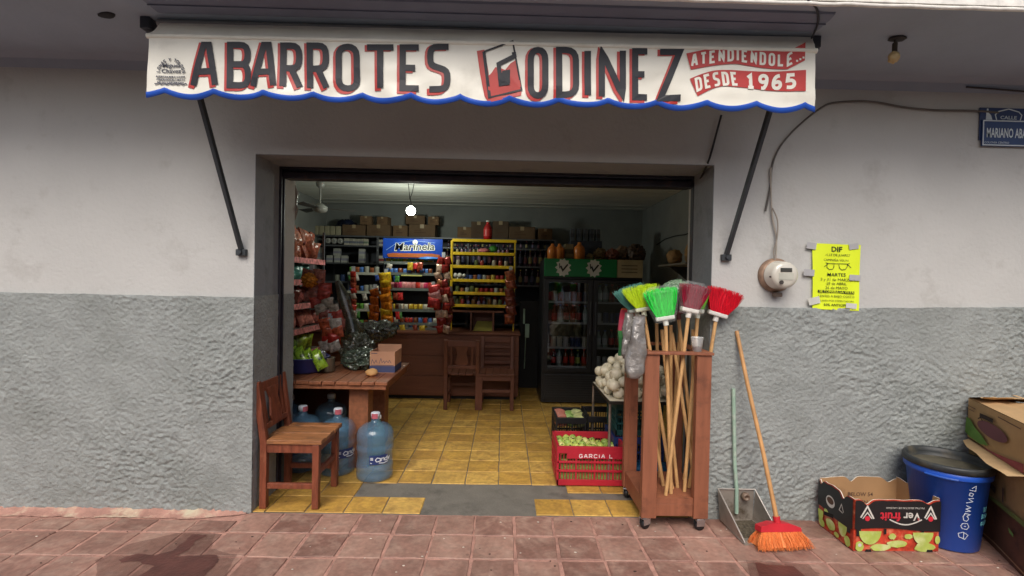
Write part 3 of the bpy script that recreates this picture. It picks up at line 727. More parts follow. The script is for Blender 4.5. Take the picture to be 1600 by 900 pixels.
for (x, y, w2, h2, a, k) in ((1268,384,15,10,8,0),(1334,385,15,9,-8,0),(1264,426,17,10,3,0),(1336,434,18,9,2,0),(1272,470,18,11,-14,1),(1330,478,17,8,4,1)):
    p = at(x, y, -.02); t = MB(); ww = w2*.004*.5; hh = h2*.004*.5
    t.box(-ww, ww, -.0008, 0, -hh, hh, 0, 0, Matrix.Translation((p.x, -.0205, p.z)) @ Matrix.Rotation(R(a), 4, 'Y'))
    t.build('tape', mm(176,176,178,.3) if not k else mm(206,206,200,.25), po)
# street sign
s0 = at(1534,167,-.02); s1 = at(1536,228,-.02)
sg = thing('street_sign', 'blue enamel street name plate with white lettering high on the wall', 'street sign', (s0.x+.25, 0, (s0.z+s1.z)/2))
X_ = s0.x; Z_ = s1.z
mb = MB(); mb.box(X_, X_+.40, -.012, -.004, Z_+.04, s0.z, 0, .002); mb.build('crest_plate', mm(24,48,96,.35), sg)
mb = MB(); mb.box(X_+.008, X_+.42, -.022, -.0125, Z_, Z_+.165, 0, .002); mb.build('name_plate', mm(22,52,104,.35), sg)
mb = MB()
for a in ((X_+.010, X_+.418, Z_+.003, Z_+.010), (X_+.010, X_+.418, Z_+.155, Z_+.162), (X_+.010, X_+.016, Z_+.01, Z_+.155), (X_+.412, X_+.418, Z_+.01, Z_+.155)): mb.box(a[0], a[1], -.0235, -.0222, a[2], a[3])
text(mb, 'MARIANO ABASOLO', (X_+.032, -.0236, Z_+.055), (1,0,0), (0,0,1), .082, 0, .46, 'LEFT', .02)
text(mb, 'COLONIA CENTRO', (X_+.02, -.0236, Z_+.016), (1,0,0), (0,0,1), .018, 0, 1.0, 'LEFT'); mb.box(X_+.30, X_+.39, -.0235, -.0222, Z_+.012, Z_+.022)
FS = lambda x, y, o=0: Vector((X_+x, -.0135-o, Z_+.165+y))
mb.stroke([(.105,-.0),(.095,.035),(.115,.055),(.18,.072),(.245,.055),(.265,.035),(.255,0)], .007, FS)
text(mb, 'CALLE', (X_+.18, -.0137, Z_+.173), (1,0,0), (0,0,1), .030, 0, 1.25, 'CENTER', .01)
mb.poly([FS(x, y) for x, y in ((.035,.0),(.037,.05),(.04,.072),(.05,.072),(.052,.045),(.068,.03),(.078,.0))])
mb.build('sign_lettering', mm(205,215,220,.4), sg)
# ================================================================== things in and before the doorway
Zp = lambda px, py, Y: at(px, py, Y).z
Xp = lambda px, py, Y: at(px, py, Y).x
# ---- wooden chairs
def make_chair(label, splat=True, m=None, ms=None, wd=.38, dp=.37, hs=.44, hb=.80):
    """local: back at -x, seat towards +x, width along y"""
    m = m or m_chair; ms = ms or m_seat
    t = thing('wooden_chair', label, 'chair')
    T = .042
    for s in (-1, 1):
        y = s*(wd/2 - T/2)
        mb = MB(); mb.bar((-dp/2+T/2, y, 0), (-dp/2+T/2-.0, y, hs-.02), T, T, 0, .004, (0,1,0)); mb.bar((-dp/2+T/2, y, hs-.03), (-dp/2-.035, y, hb), T, T, 0, .005, (0,1,0)); mb.build('rear_post', m, t, world=False)
        mb = MB(); mb.bar((dp/2-T/2, y, 0), (dp/2-T/2, y, hs-.03), T, T, 0, .004, (0,1,0)); mb.build('leg', m, t, world=False)
        mb = MB(); mb.box(-dp/2+T, dp/2-T, y-.012, y+.012, .125, .16, 0, .003); mb.build('stretcher', m, t, world=False)
    mb = MB(); mb.box(-dp/2+T, dp/2-T, -wd/2+.008, -wd/2+.034, hs-.085, hs-.03, 0, .002); mb.box(-dp/2+T, dp/2-T, wd/2-.034, wd/2-.008, hs-.085, hs-.03, 0, .002)
    mb.box(dp/2-T+.008, dp/2-.008, -wd/2+T, wd/2-T, hs-.085, hs-.03, 0, .002); mb.box(dp/2-T+.01, dp/2-.012, -wd/2+T, wd/2-T, .2, .235, 0, .002); mb.build('apron', m, t, world=False)
    mb = MB(); n = 5
    for i in range(n):
        a = -wd/2 - .005 + (wd+.01)*i/n; b = -wd/2 - .005 + (wd+.01)*(i+1)/n - .004
        x0 = -dp/2 + (T+.002 if i in (0, n-1) else .004); mb.box(x0, dp/2+.018 + .003*(i % 2), a, b, hs-.027, hs-.003*(i % 2), 0, .003)
    mb.build('seat', ms, t, world=False)
    mb = MB(); back = lambda z: -dp/2+T/2 - (z-hs)/(hb-hs)*(.035+T/2)
    def brail(z0, z1): mb.bar((back((z0+z1)/2), -wd/2+T, (z0+z1)/2), (back((z0+z1)/2), wd/2-T, (z0+z1)/2), .022, z1-z0, 0, .003)
    brail(hb-.075, hb-.01); brail(hs+.05, hs+.085)
    if splat:
        for (a, b) in ((-.128, -.105), (.105, .128)): mb.bar((back(hs+.07), (a+b)/2, hs+.07), (back(hb-.06), (a+b)/2, hb-.06), b-a, .014, 0, .002, (1,0,0))
        zz = [(hs+.07, .055), (hs+.12, .075), (hs+.18, .06), (hs+.23, .05), (hb-.06, .08)]
        pl = [(back(z), w_, z) for z, w_ in zz] + [(back(z), -w_, z) for z, w_ in zz[::-1]]; mb.prism(pl, (.014, 0, 0))
    else:
        brail(hs+.15, hs+.18); brail(hs+.235, hs+.265)
    mb.build('backrest', m, t, world=False)
    return t
ch = make_chair('worn red-brown wooden chair at the doorway left of the water jugs'); ch.location = (-1.335, .225, .004)

# ---- table
m_tabw = mat('table_wood', col(140,88,60), .45, var=.22, vs=6, bump=.3, bs=40, stretch=(5,.7,5), dirt=col(96,64,46), dirts=5, dirtt=.55)
TZ = .70
tb = thing('plank_table', 'low brown plank table inside the doorway holding bags and a small carton', 'table', (-1.4, 1.0, 0))
xr = Xp(605, 600, .6); TY0, TY1 = .6, 1.46; k = 0; x = xr
mb = MB()
while x > -2.1:
    wd = .098; x0 = x-wd+.005; mb.box(x0, x, TY0-.004*(k % 3), TY1, TZ-.028, TZ-.002*(k % 2), 0, .004); x -= wd; k += 1
mb.build('tabletop', m_tabw, tb)
mb = MB(); mb.box(-2.1, xr-.012, TY0+.012, TY0+.04, TZ-.062, TZ-.028, 0, .003); mb.box(xr-.05, xr-.02, TY0+.04, TY1-.02, TZ-.075, TZ-.029, 0, .003); mb.box(-2.1, xr-.03, TY1-.045, TY1-.02, TZ-.08, TZ-.029, 0, .003); mb.build('apron', m_tabw, tb)
lx0, lx1 = Xp(544, 700, .72), Xp(574, 700, .72)
mb = MB(); mb.box(lx0, lx1, .72, .86, 0, TZ-.03, 0, .004); mb.build('leg', m_tabw, tb)
mb = MB(); mb.box(lx0, lx1, 1.25, 1.39, 0, TZ-.03, 0, .004); mb.build('leg', m_tabw, tb)
mb = MB(); mb.box(-2.05, -1.93, 1.25, 1.39, 0, TZ-.03, 0, .004); mb.build('leg', m_tabw, tb)
mb = MB(); mb.box(-2.05, lx0, 1.40, 1.42, .02, TZ-.08); mb.build('back_panel', mat('table_back', col(92,50,38), .6, var=.2, vs=5), tb)

# ---- 20 litre water jugs
m_jug = mat('blue_jug', col(98,140,170), .08, var=.06, vs=4, alpha=.42, spec=.9, coat=.5)
m_water = mat('jug_water', col(70,110,140), .08, var=0, trans=.0, alpha=.35)
def make_jug(label, clear=True):
    t = thing('water_jug', label, 'water jug', group='large blue water jugs by the table')
    pr = [(.05,.004),(.118,.0),(.131,.012),(.133,.05),(.128,.062),(.133,.075),(.133,.118),(.127,.128),(.127,.2),(.133,.212),(.133,.245),(.126,.256),(.133,.268),(.133,.325),(.128,.345),(.112,.372),(.082,.392),(.052,.402),(.034,.408),(.030,.43),(.030,.455)]
    mb = MB(); mb.lathe(pr, n=36); mb.build('bottle', m_jug, t, world=False)
    mb = MB(); mb.lathe([(.033,.44),(.034,.472),(.028,.480),(.0,.481)], n=20); mb.build('cap', mm(196,205,214,.4) if clear else mm(206,212,222,.35), t, world=False)
    return t
j1 = make_jug('blue water jug standing free in front of the table leg, printed label to the street'); j1.location = (-.935, .565, .004)
def arc_patch(mb, r, a0, a1, z0, z1, n=10):
    vs = []
    for i in range(n+1):
        a = a0+(a1-a0)*i/n; vs += [(r*math.cos(a), r*math.sin(a), z0), (r*math.cos(a), r*math.sin(a), z1)]
    mb.add(vs, [(i*2, i*2+2, i*2+3, i*2+1) for i in range(n)], 0, True)
mb = MB(); arc_patch(mb, .1345, R(-92), R(-35), .135, .2); mb.build('label', mm(34,52,104,.4), j1, world=False)
mb = MB(); a0 = R(-72); F = lambda x, y, o=0: Vector((.136*math.cos(a0+x/.136), .136*math.sin(a0+x/.136), y))
for s_ in ([(.03,.177),(.01,.184),(-.005,.17),(.005,.155),(.03,.16),(.03,.18),(.032,.155)], [(.04,.157),(.04,.177),(.058,.177),(.058,.157)], [(.066,.157),(.064,.172),(.082,.18),(.084,.157),(.068,.158)], [(.084,.19),(.084,.157)], [(-.03,.145),(-.04,.15)], [(.092,.18),(.098,.16),(.108,.182)], [(.02,.146),(.055,.141),(.09,.147)]): mb.stroke(s_, .0055, F)
for k in range(3): mb.stroke([(-.04,.17+.007*k),(-.02,.17+.007*k)], .004, F)
mb.build('label_lettering', mm(225,230,235,.4), j1, world=False)
mb = MB(); arc_patch(mb, .0351, R(-130), R(-50), .437, .475, 6); mb.build('seal_label', mm(176,92,104,.4), j1, world=False)
jx = [((-1.245,.66,.004),20,'blue water jug half hidden behind the chair front legs'),
      ((-1.535,.72,.004),60,'blue water jug behind the chair seat, silver-capped, furthest left'),
      ((-1.46,1.12,.004),150,'dark blue water jug deep under the table, tallest of the ones in shade'),
      ((-1.78,1.05,.004),10,'blue water jug under the table hidden mostly by the left jamb')]
for loc, a, lb in jx:
    j = dup(j1, loc, R(a), lb, 'large blue water jugs by the table')
# small clear bottle behind the free jug
mb = MB(); mb.lathe([(.03,0),(.045,.004),(.046,.17),(.044,.2),(.03,.25),(.015,.285),(.013,.3,1),(.016,.302,1),(.016,.325,1),(.0,.326,1)], n=20)
solo('drink_bottle', mb.build('drink_bottle', [mat('green_clear', col(96,130,116), .12, alpha=.6, var=0), mm(215,215,215,.4)], link=False), 'slim clear soda bottle standing behind the free water jug', 'bottle', (-.985,.86,.004), scale=1.15)

# ---- carton, roll and things on the table
bx0, bx1 = Xp(578,560,.95), Xp(617,560,.95)
cb = thing('small_carton', 'small open kraft carton with a blue lower band on the table edge', 'carton', ((bx0+bx1)/2, 1.05, TZ))
mb = MB(); H = .175; D = .26; t_ = .004
def openbox(mb, x0, x1, y0, y1, z0, z1, t=.004, mi=0, bottom=True):
    mb.box(x0, x1, y0, y0+t, z0, z1, mi); mb.box(x0, x1, y1-t, y1, z0, z1, mi); mb.box(x0, x0+t, y0+t, y1-t, z0, z1, mi); mb.box(x1-t, x1, y0+t, y1-t, z0, z1, mi)
    if bottom: mb.box(x0+t, x1-t, y0+t, y1-t, z0, z0+t, mi)
openbox(mb, bx0, bx1, .95, 1.2, TZ, TZ+H); mb.box(bx0, bx1, 1.2, 1.203, TZ+H, TZ+H+.03); mb.build('carton_body', mm(196,148,118,.8,var=.08), cb)
mb = MB(); mb.box(bx0-.001, bx1+.001, .9485, 1.202, TZ+.004, TZ+.058); mb.build('printed_band', mm(66,74,112,.7), cb)
mb = MB(); mb.box(bx0+.01, bx1-.01, .9495, .9499, TZ+.06, TZ+.065)
F = lambda x, y, o=0: Vector((bx0+x, .949, TZ+y))
mb.stroke([(.01,.07),(.02,.11),(.035,.075),(.05,.105),(.06,.08)], .004, F); mb.stroke([(.075,.075),(.09,.12),(.1,.085),(.115,.1),(.12,.08),(.135,.1),(.15,.085),(.16,.105),(.175,.08)], .004, F); mb.stroke([(.01,.16),(.06,.16)], .006, F)
mb.build('carton_printing', mm(92,84,96,.7), cb)
mb = MB(); mb.blob((0,0,.028), (.046,.04,.032), 3, .12, 2, 4); solo('bread_roll', mb.build('bread_roll', mm(206,160,104,.7,var=.15), link=False), 'round pale bread roll on the table in front of the small carton', 'bread roll', (Xp(581,572,.82), .82, TZ))
m_gbag = mat('green_film', col(72,84,72), .2, var=.3, vs=9, bump=.35, bs=14, spec=.9, coat=.25, alpha=.88)
mb = MB(); mb.blob((0,0,.07), (.15,.13,.095), 5, .34, 1.8, 12, flat=0, ridge=True); solo('plastic_bag', mb.build('plastic_bag', m_gbag, link=False), 'big crumpled grey-green plastic bag on the table beside the small carton', 'bag', (Xp(562,560,1.1), 1.15, TZ))
m_cbag = mat('smoke_film', col(80,84,72), .2, var=.3, vs=9, bump=.35, bs=15, spec=.9, coat=.2, alpha=.6)
mb = MB(); mb.blob((0,0,.12), (.14,.11,.15), 5, .34, 2.0, 31, flat=0, ridge=True); solo('plastic_bag', mb.build('plastic_bag', m_cbag, link=False), 'dark see-through bag standing behind the grey-green bag', 'bag', (Xp(558,520,1.32), 1.34, TZ))
mb = MB(); mb.lathe([(.0,0),(.055,.0),(.057,.01),(.056,.11),(.058,.115),(.052,.115),(.05,.02),(0,.02)], n=28); solo('steel_canister', mb.build('steel_canister', mat('dull_steel', col(140,132,112), .35, metal=.6, var=.1), link=False), 'dull metal canister between the blue tub and the plastic bag', 'canister', (Xp(512,566,.98), .98, TZ))
tub = thing('blue_tub', 'dark blue plastic tub of snack bags at the left end of the table', 'tub', (-1.62, .95, TZ))
mb = MB(); mb.lathe([(.0,TZ+.002),(.13,TZ+.002),(.145,TZ+.02),(.185,TZ+.12),(.195,TZ+.125),(.185,TZ+.13),(.175,TZ+.118),(.138,TZ+.025),(0,TZ+.012)], c=(-1.62,.95,0), n=36); mb.build('bowl', mm(54,60,118,.4), tub)
m_chip = mat('striped_foil', col(150,190,50), .2, var=.0, bump=.4, bs=20, dirt=col(30,56,26), dirts=26, dirtt=.46, spec=.9)
for i in range(7):
    M = Matrix.Translation((-1.73+.045*i, .83+.035*(i % 3), TZ+.15-.006*i)) @ Matrix.Rotation(R(-8+i*5), 4, 'Z') @ Matrix.Rotation(R(-26+rnd.uniform(-8,8)), 4, 'Y') @ Matrix.Rotation(R(rnd.uniform(-25,-5)), 4, 'X')
    mb = MB(); mb.pillow(.09, .15, .05, seed=i); solo('chip_bag', mb.build('chip_bag', m_chip, link=False), 'yellow-green snack bag, %s from the left in the blue tub' % ('first','second','third','fourth','fifth','sixth','seventh')[i], 'snack bag', M.to_translation(), M.to_euler(), 'yellow-green bags in the blue tub')
mb = MB(); mb.blob((0,0,.07), (.07,.06,.09), 4, .4, 3, 14, flat=0, ridge=True); solo('crisp_packet', mb.build('crisp_packet', mat('silver_film', col(176,176,182), .15, metal=.6, var=.3, bump=.6, bs=30), link=False), 'shiny silver packet standing by the metal canister', 'packet', (Xp(492,566,1.0), 1.08, TZ))

# ---- red crate with guavas
CX0, CX1, CY0, CY1, CH = Xp(871,700,.43), Xp(979,700,.43), .43, .79, .29
m_red = mat('red_crate_plastic', col(176,34,52), .42, var=.12, vs=6, dirt=col(120,30,44), dirts=6, dirtt=.6)
def make_crate(name, label, x0, x1, y0, y1, z0, h, m, rows, floor=True, group=None, low=.0):
    t = thing(name, label, 'crate', ((x0+x1)/2, (y0+y1)/2, z0), group=group)
    mb = MB(); T = .012
    zs = [z0+.0] + [z0+.045 + (h-.085)*i/rows for i in range(rows)] + [z0+h-.045]
    for (a0, a1, ax, c_) in ((x0, x1, 'x', y0), (x0, x1, 'x', y1-T), (y0, y1, 'y', x0), (y0, y1, 'y', x1-T)):
        def bx(u0, u1, za, zb, ex=0):
            if ax == 'x': mb.box(u0, u1, c_-ex, c_+T+ex, za, zb, 0, .0015)
            else: mb.box(c_-ex, c_+T+ex, u0, u1, za, zb, 0, .0015)
        bx(a0, a1, z0+.008, z0+.05); bx(a0, a1, z0+h-.05, z0+h, .004)
        for k in range(1, rows): bx(a0, a1, z0+.05+(h-.1)*k/rows-.007, z0+.05+(h-.1)*k/rows+.007, .003)
        n = max(6, int((a1-a0)/.022))
        for i in range(n+1):
            u = a0+.004+(a1-a0-.008)*i/n; wv = .006 if i % 6 else .014; bx(u-wv/2, u+wv/2, z0+.05, z0+h-.05, -.002 if i % 6 else .001)
    mb.box(x0+T, x1-T, y0+T, y1-T, z0+.012, z0+.02)
    mb.build('basket', m, t); return t
rc = make_crate('red_crate', 'red plastic crate of green guavas with white hand lettering', CX0, CX1, CY0, CY1, .004, CH, m_red, 3)
mb = MB(); zc_ = .004 + .208
mb.box(CX0+.07, CX1-.02, CY0-.006, CY0-.001, zc_-.004, zc_+.036); mb.build('front_plate', m_red, rc)
mb = MB(); word(mb, 'GARCIA L', CX0+.155, CX0+.40, 0, .029, .0056, lambda x, y, o=0: Vector((x, CY0-.0072-o, zc_+.031-y)), 0, 0, None, .25); mb.build('crate_lettering', mm(232,216,220,.5), rc)
def guava_mesh(cl, s=0):
    mb = MB(); mb.blob((0,0,0), (.029,.029,.033), 3, .09, 1.6, s); mb.tube([(0,0,.03),(0,0,.037)], .006, 6, 1); return mb.build('guava', [cl, mm(70,62,40,.8)], link=False)
gms = [guava_mesh(mm(176,190,92,.45,var=.15), 1), guava_mesh(mm(150,176,84,.45,var=.2), 5), guava_mesh(mm(196,196,120,.45,var=.15), 8)]
for i in range(9):
    for j in range(6):
        x = CX0+.045 + (CX1-CX0-.09)*i/8 + rnd.uniform(-.01,.01); y = CY0+.045+(CY1-CY0-.09)*j/5 + rnd.uniform(-.008,.008)
        z = .222 + .035*math.exp(-((x-(CX0+.13))**2*40 + (y-.6)**2*20)) + rnd.uniform(0, .012) - .012*(i/8)
        gk = rnd.randint(0, 2); solo('guava', gms[gk], '%s guava in the %s row at the %s of the red crate' % (('yellow-green','green','pale yellow')[gk], ('front','second','third','fourth','fifth','rearmost')[j], ('left end','left end','left side','left of centre','centre','right of centre','right side','right end','right end')[i]), 'guava', (x, y, z), (rnd.uniform(-1,1), rnd.uniform(-1,1), rnd.uniform(0,6)), 'guavas in the red crate', rnd.uniform(.85,1.05))
cj = MB(); cj.box(CX0+.02, CX1-.02, CY0+.02, CY1-.02, .03, .19, 0, .01)
# guavas underneath the visible layer: one lower bed
tag(cj.build('guava_bed', mm(120,140,70,.7,var=.3,vs=40)), 'lower layers of guavas filling the red crate', 'fruit', kind='stuff')
# dark crates behind
bc = make_crate('dark_crate', 'black crate of chayotes behind the red crate', Xp(869,660,1.05), Xp(916,660,1.05), 1.05, 1.4, .005, .32, m_black, 3)
bd = make_crate('dark_crate', 'black crate right of the chayote crate, behind the wire table leg', Xp(919,660,1.05), Xp(952,660,1.05)+.2, 1.06, 1.41, .005, .33, m_black, 3)
chm = [None]*3
for i, cl in enumerate((mm(128,158,88,.5,var=.2), mm(170,176,120,.5,var=.2), mm(176,112,96,.5,var=.2))):
    mb = MB(); mb.blob((0,0,0), (.05,.045,.065), 3, .14, 1.8, i*7+2); chm[i] = mb.build('chayote', cl, link=False)
x0 = Xp(869,660,1.05)
for i in range(9):
    solo('chayote', chm[(2, 0, 1)[i % 3]], ('reddish', 'green', 'pale green')[i % 3] + ' chayote lying %s in the black crate behind the red one' % ('in front', 'midway', 'at the back')[i//3], 'chayote', (x0+.06+.075*(i % 3), 1.12+.09*(i//3), .27+rnd.uniform(0,.02)), (rnd.uniform(0,3), rnd.uniform(0,3), rnd.uniform(0,6)), ('reddish', 'green', 'pale green')[i % 3]+' chayotes in the black crate')

# ---- wire-legged table with onions
OZ = .626; ox0, ox1, oy0, oy1 = .778, 1.27, .44, 1.10
ot = thing('metal_stand', 'small metal-legged stand piled with white onions', 'stand', (1.0, .77, 0))
mb = MB(); mb.box(ox0, ox1, oy0, oy1, OZ-.008, OZ, 0, .003); mb.build('tray_top', mm(214,206,186,.5), ot)
mb = MB(); mb.box(ox0, ox1, oy0-.006, oy0, OZ-.025, OZ-.002); mb.box(ox0-.006, ox0, oy0-.006, oy1, OZ-.025, OZ-.002); mb.build('edge_frame', mm(58,54,50,.4,metal=.5), ot)
for x, y in ((ox0+.004, oy0+.006), (ox0+.004, oy1-.01), (ox1-.01, oy0+.006), (ox1-.01, oy1-.01)):
    mb = MB(); mb.tube([(x, y, .004), (x+(.0 if y < .6 else 0), y, OZ-.009)], .0105, 10); mb.build('leg', mat('rusty_chrome', col(150,140,130), .35, metal=.7, var=.3, vs=25, dirt=col(110,80,60), dirts=20, dirtt=.55), ot)
oms = []
for s in range(4):
    mb = MB(); pr = [(.0,-.042),(.012,-.042),(.03,-.034),(.042,-.016),(.045,.002),(.038,.022),(.022,.034),(.009,.04),(.006,.052),(.004,.056)]
    mb.lathe(pr, n=18); mb.tube([(0,0,-.042),(.002,0,-.05)], [.008,.004], 6)
    for v in mb.v:
        q = noise.noise(v*25+Vector((s*5,0,0)))*.003; v += v.normalized()*q
    oms.append(mb.build('white_onion', mat('onion_skin', col(222,214,190), .4, var=.07, vs=20, stretch=(1,1,.2)), link=False))
cxo, cyo = 1.0, .76; pts = []; r_ = random.Random(4)
def rest(x, y, r0):
    z = OZ + r0
    for (a, b, c_, q) in pts:
        d2 = (a-x)**2+(b-y)**2; rr = (r0+q)*.93
        if d2 < rr*rr: z = max(z, c_ + math.sqrt(rr*rr-d2))
    return z
for ring in range(260):
    if len(pts) >= 120: break
    sc_ = r_.uniform(.82, 1.12)*.042
    best = None
    for _ in range(14):
        x = r_.uniform(ox0+.03, ox1-.06); y = r_.uniform(oy0+.035, oy1-.06); z = rest(x, y, sc_)
        cap_ = OZ + .31*(1-max(abs(x-1.03)/.31, abs(y-.78)/.40)**1.5) 
        if z > max(cap_, OZ+.05): continue
        if best is None or z < best[2]: best = (x, y, z)
    if best: pts.append((*best, sc_))
for (x, y, z, q) in pts:
    lv = 'low' if z < OZ+.09 else ('high' if z > OZ+.2 else 'midway'); fb = 'front' if y < .66 else ('back' if y > .9 else 'centre'); lr_ = 'left' if x < .93 else ('right' if x > 1.08 else 'middle')
    solo('white_onion', r_.choice(oms), '%s white onion %s in the heap, %s %s, on the metal stand' % ('small' if q < .038 else ('large' if q > .044 else 'mid-sized'), lv, fb, lr_), 'onion', (x, y, z), (r_.uniform(-1.4,1.4), r_.uniform(-1.4,1.4), r_.uniform(0,6)), 'white onions heaped on the metal stand', q/.043)
bl = make_crate('blue_crate', 'dark blue crate on the floor under the onion stand', .86, 1.24, .62, .95, .005, .30, mm(30,52,104,.45,var=.15), 3)
b2 = make_crate('teal_crate', 'dark teal crate stacked on the blue crate under the onion stand', .87, 1.23, .63, .94, .306, .25, mm(24,72,72,.45,var=.15), 3)
mb = MB(); mb.blob((0,0,0), (.16,.12,.06), 4, .3, 3, 5, ridge=True, flat=-.04); solo('blue_bag', mb.build('blue_bag', mm(40,92,130,.2,var=.2,bump=.5,bs=20), link=False), 'crumpled blue plastic bag on the floor behind the crate under the onion stand', 'bag', (1.12, .52, .10))

# ================================================================== the broom cart
m_cart = mat('cart_wood', col(142,88,64), .5, var=.16, vs=5, bump=.2, bs=50, stretch=(6,6,.6), dirt=col(104,64,48), dirts=6, dirtt=.54)
KX0, KX1, KY0, KY1 = .845, 1.245, -.17, .31; PW_ = .088; ZB, ZT = .075, 1.055
ct = thing('broom_cart', 'brown wooden display cart on castors holding upright brooms', 'cart', (1.045, .07, 0))
for x, y in ((KX0, KY0), (KX1-PW_, KY0), (KX0, KY1-.045), (KX1-PW_, KY1-.045)):
    mb = MB(); mb.box(x, x+PW_, y, y+(.045), ZB, ZT, 0, .003); mb.build('post', m_cart, ct)
mb = MB()
for a in ((KX0-.008, KX1+.008, KY0-.012, KY0+.05, ZT+.001, ZT+.017), (KX0-.008, KX1+.008, KY1-.05, KY1+.012, ZT+.001, ZT+.017), (KX0-.008, KX0+.052, KY0+.05, KY1-.05, ZT+.001, ZT+.017), (KX1-.052, KX1+.008, KY0+.05, KY1-.05, ZT+.001, ZT+.017)): mb.box(*a, 0, .002)
mb.build('top_frame', m_cart, ct)
mb = MB(); mb.box(KX0+.006, KX1-.006, KY0+.046, KY1-.05, .175, .19); mb.box(KX0+PW_, KX1-PW_, KY0+.012, KY0+.046, .16, .19); mb.build('bottom_shelf', m_cart, ct)
mb = MB(); mb.box(KX0+PW_, KX1-PW_, KY0+.012, KY0+.032, ZB+.01, .159, 0, .002); mb.box(KX0+.01, KX0+.028, KY0+.046, KY1-.046, ZB+.005, .174, 0, .002); mb.box(KX1-.028, KX1-.01, KY0+.046, KY1-.046, ZB+.005, .174, 0, .002); mb.build('skirt_board', m_cart, ct)
mb = MB(); mb.box(KX0+.03, KX0+.04, KY1-.05, KY1-.03, .2, 1.04); mb.box(KX1-.10, KX1-.09, KY1-.04, KY1-.02, .2, 1.04); mb.build('back_slat', m_cart, ct)
for x, y, a in ((KX0+.03, KY0+.03, 30), (KX1-.045, KY0+.02, 10), (KX0+.03, KY1-.03, 60), (KX1-.045, KY1-.03, 20)):
    c_ = MB(); M = Matrix.Translation((x, y, .03)) @ Matrix.Rotation(R(a), 4, 'Z') @ Matrix.Rotation(R(90), 4, 'X')
    c_.lathe([(.008,-.016),(.026,-.015),(.03,-.008),(.03,.008),(.026,.015),(.008,.016)], n=20, M=M); w_ = c_.build('castor_wheel', m_black, ct)
    c_ = MB(); c_.box(x-.02, x+.02, y-.02, y+.02, ZB-.006, ZB-.0005, 0, .001); M2 = Matrix.Translation((x, y, .04)) @ Matrix.Rotation(R(a), 4, 'Z')
    c_.box(-.026, .026, -.021, -.0175, -.01, .03, 0, 0, M2); c_.box(-.026, .026, .0175, .021, -.01, .03, 0, 0, M2); c_.box(-.028, .028, -.021, .021, .022, .0295, 0, .003, M2); c_.build('castor_fork', m_chrome, ct)
def bristles(mb, p, ax, wd, L_, wb, wt, tb_, tt_, n, seed, mi=0, th=.0035, curve=0):
    """p base centre, ax growth direction, wd width direction"""
    r = random.Random(seed); p = Vector(p); ax = Vector(ax).normalized(); wd = Vector(wd).normalized(); wd = (wd - ax*wd.dot(ax)).normalized(); dp = ax.cross(wd)
    mb.prism([p+wd*wb*a*.42+dp*tb_*b*.42 for a, b in ((-1,-1),(1,-1),(1,1),(-1,1))], ax*L_*.05, mi)
    core = [p+wd*wb*a*.44+dp*tb_*b*.44 for a, b in ((-1,-1),(1,-1),(1,1),(-1,1))] + [p+ax*L_*.86+wd*wt*a*.43+dp*tt_*b*.40 for a, b in ((-1,-1),(1,-1),(1,1),(-1,1))]
    mb.add(core, [(0,1,5,4),(1,2,6,5),(2,3,7,6),(3,0,4,7),(4,5,6,7)], mi)
    for i in range(n):
        a = r.uniform(-1, 1); b = r.uniform(-1, 1)
        if r.random() < .6: b = r.choice((-1, 1))*r.uniform(.75, 1)
        q0 = p + wd*wb/2*a + dp*tb_/2*b; l = L_*(r.uniform(.90, 1.06) - .06*abs(a)**3)
        q2 = p + ax*l + wd*(wt/2*a + r.uniform(-.010,.010)) + dp*(tt_/2*b + r.uniform(-.008,.008)); q1 = q0.lerp(q2, .5) + wd*a*wt*.03*(1 if curve == 0 else curve) + dp*r.uniform(-.002,.002)
        t = th*r.uniform(.7, 1.2); vs = []
        for q, s_ in ((q0, 1), (q1, .9), (q2, .45)):
            for k in range(3): an = k*2.094+r.random(); vs.append(q + wd*math.cos(k*2.094)*t*s_ + dp*math.sin(k*2.094)*t*s_)
        mb.add(vs, [(0,1,4,3),(1,2,5,4),(2,0,3,5),(3,4,7,6),(4,5,8,7),(5,3,6,8),(6,7,8)], mi)
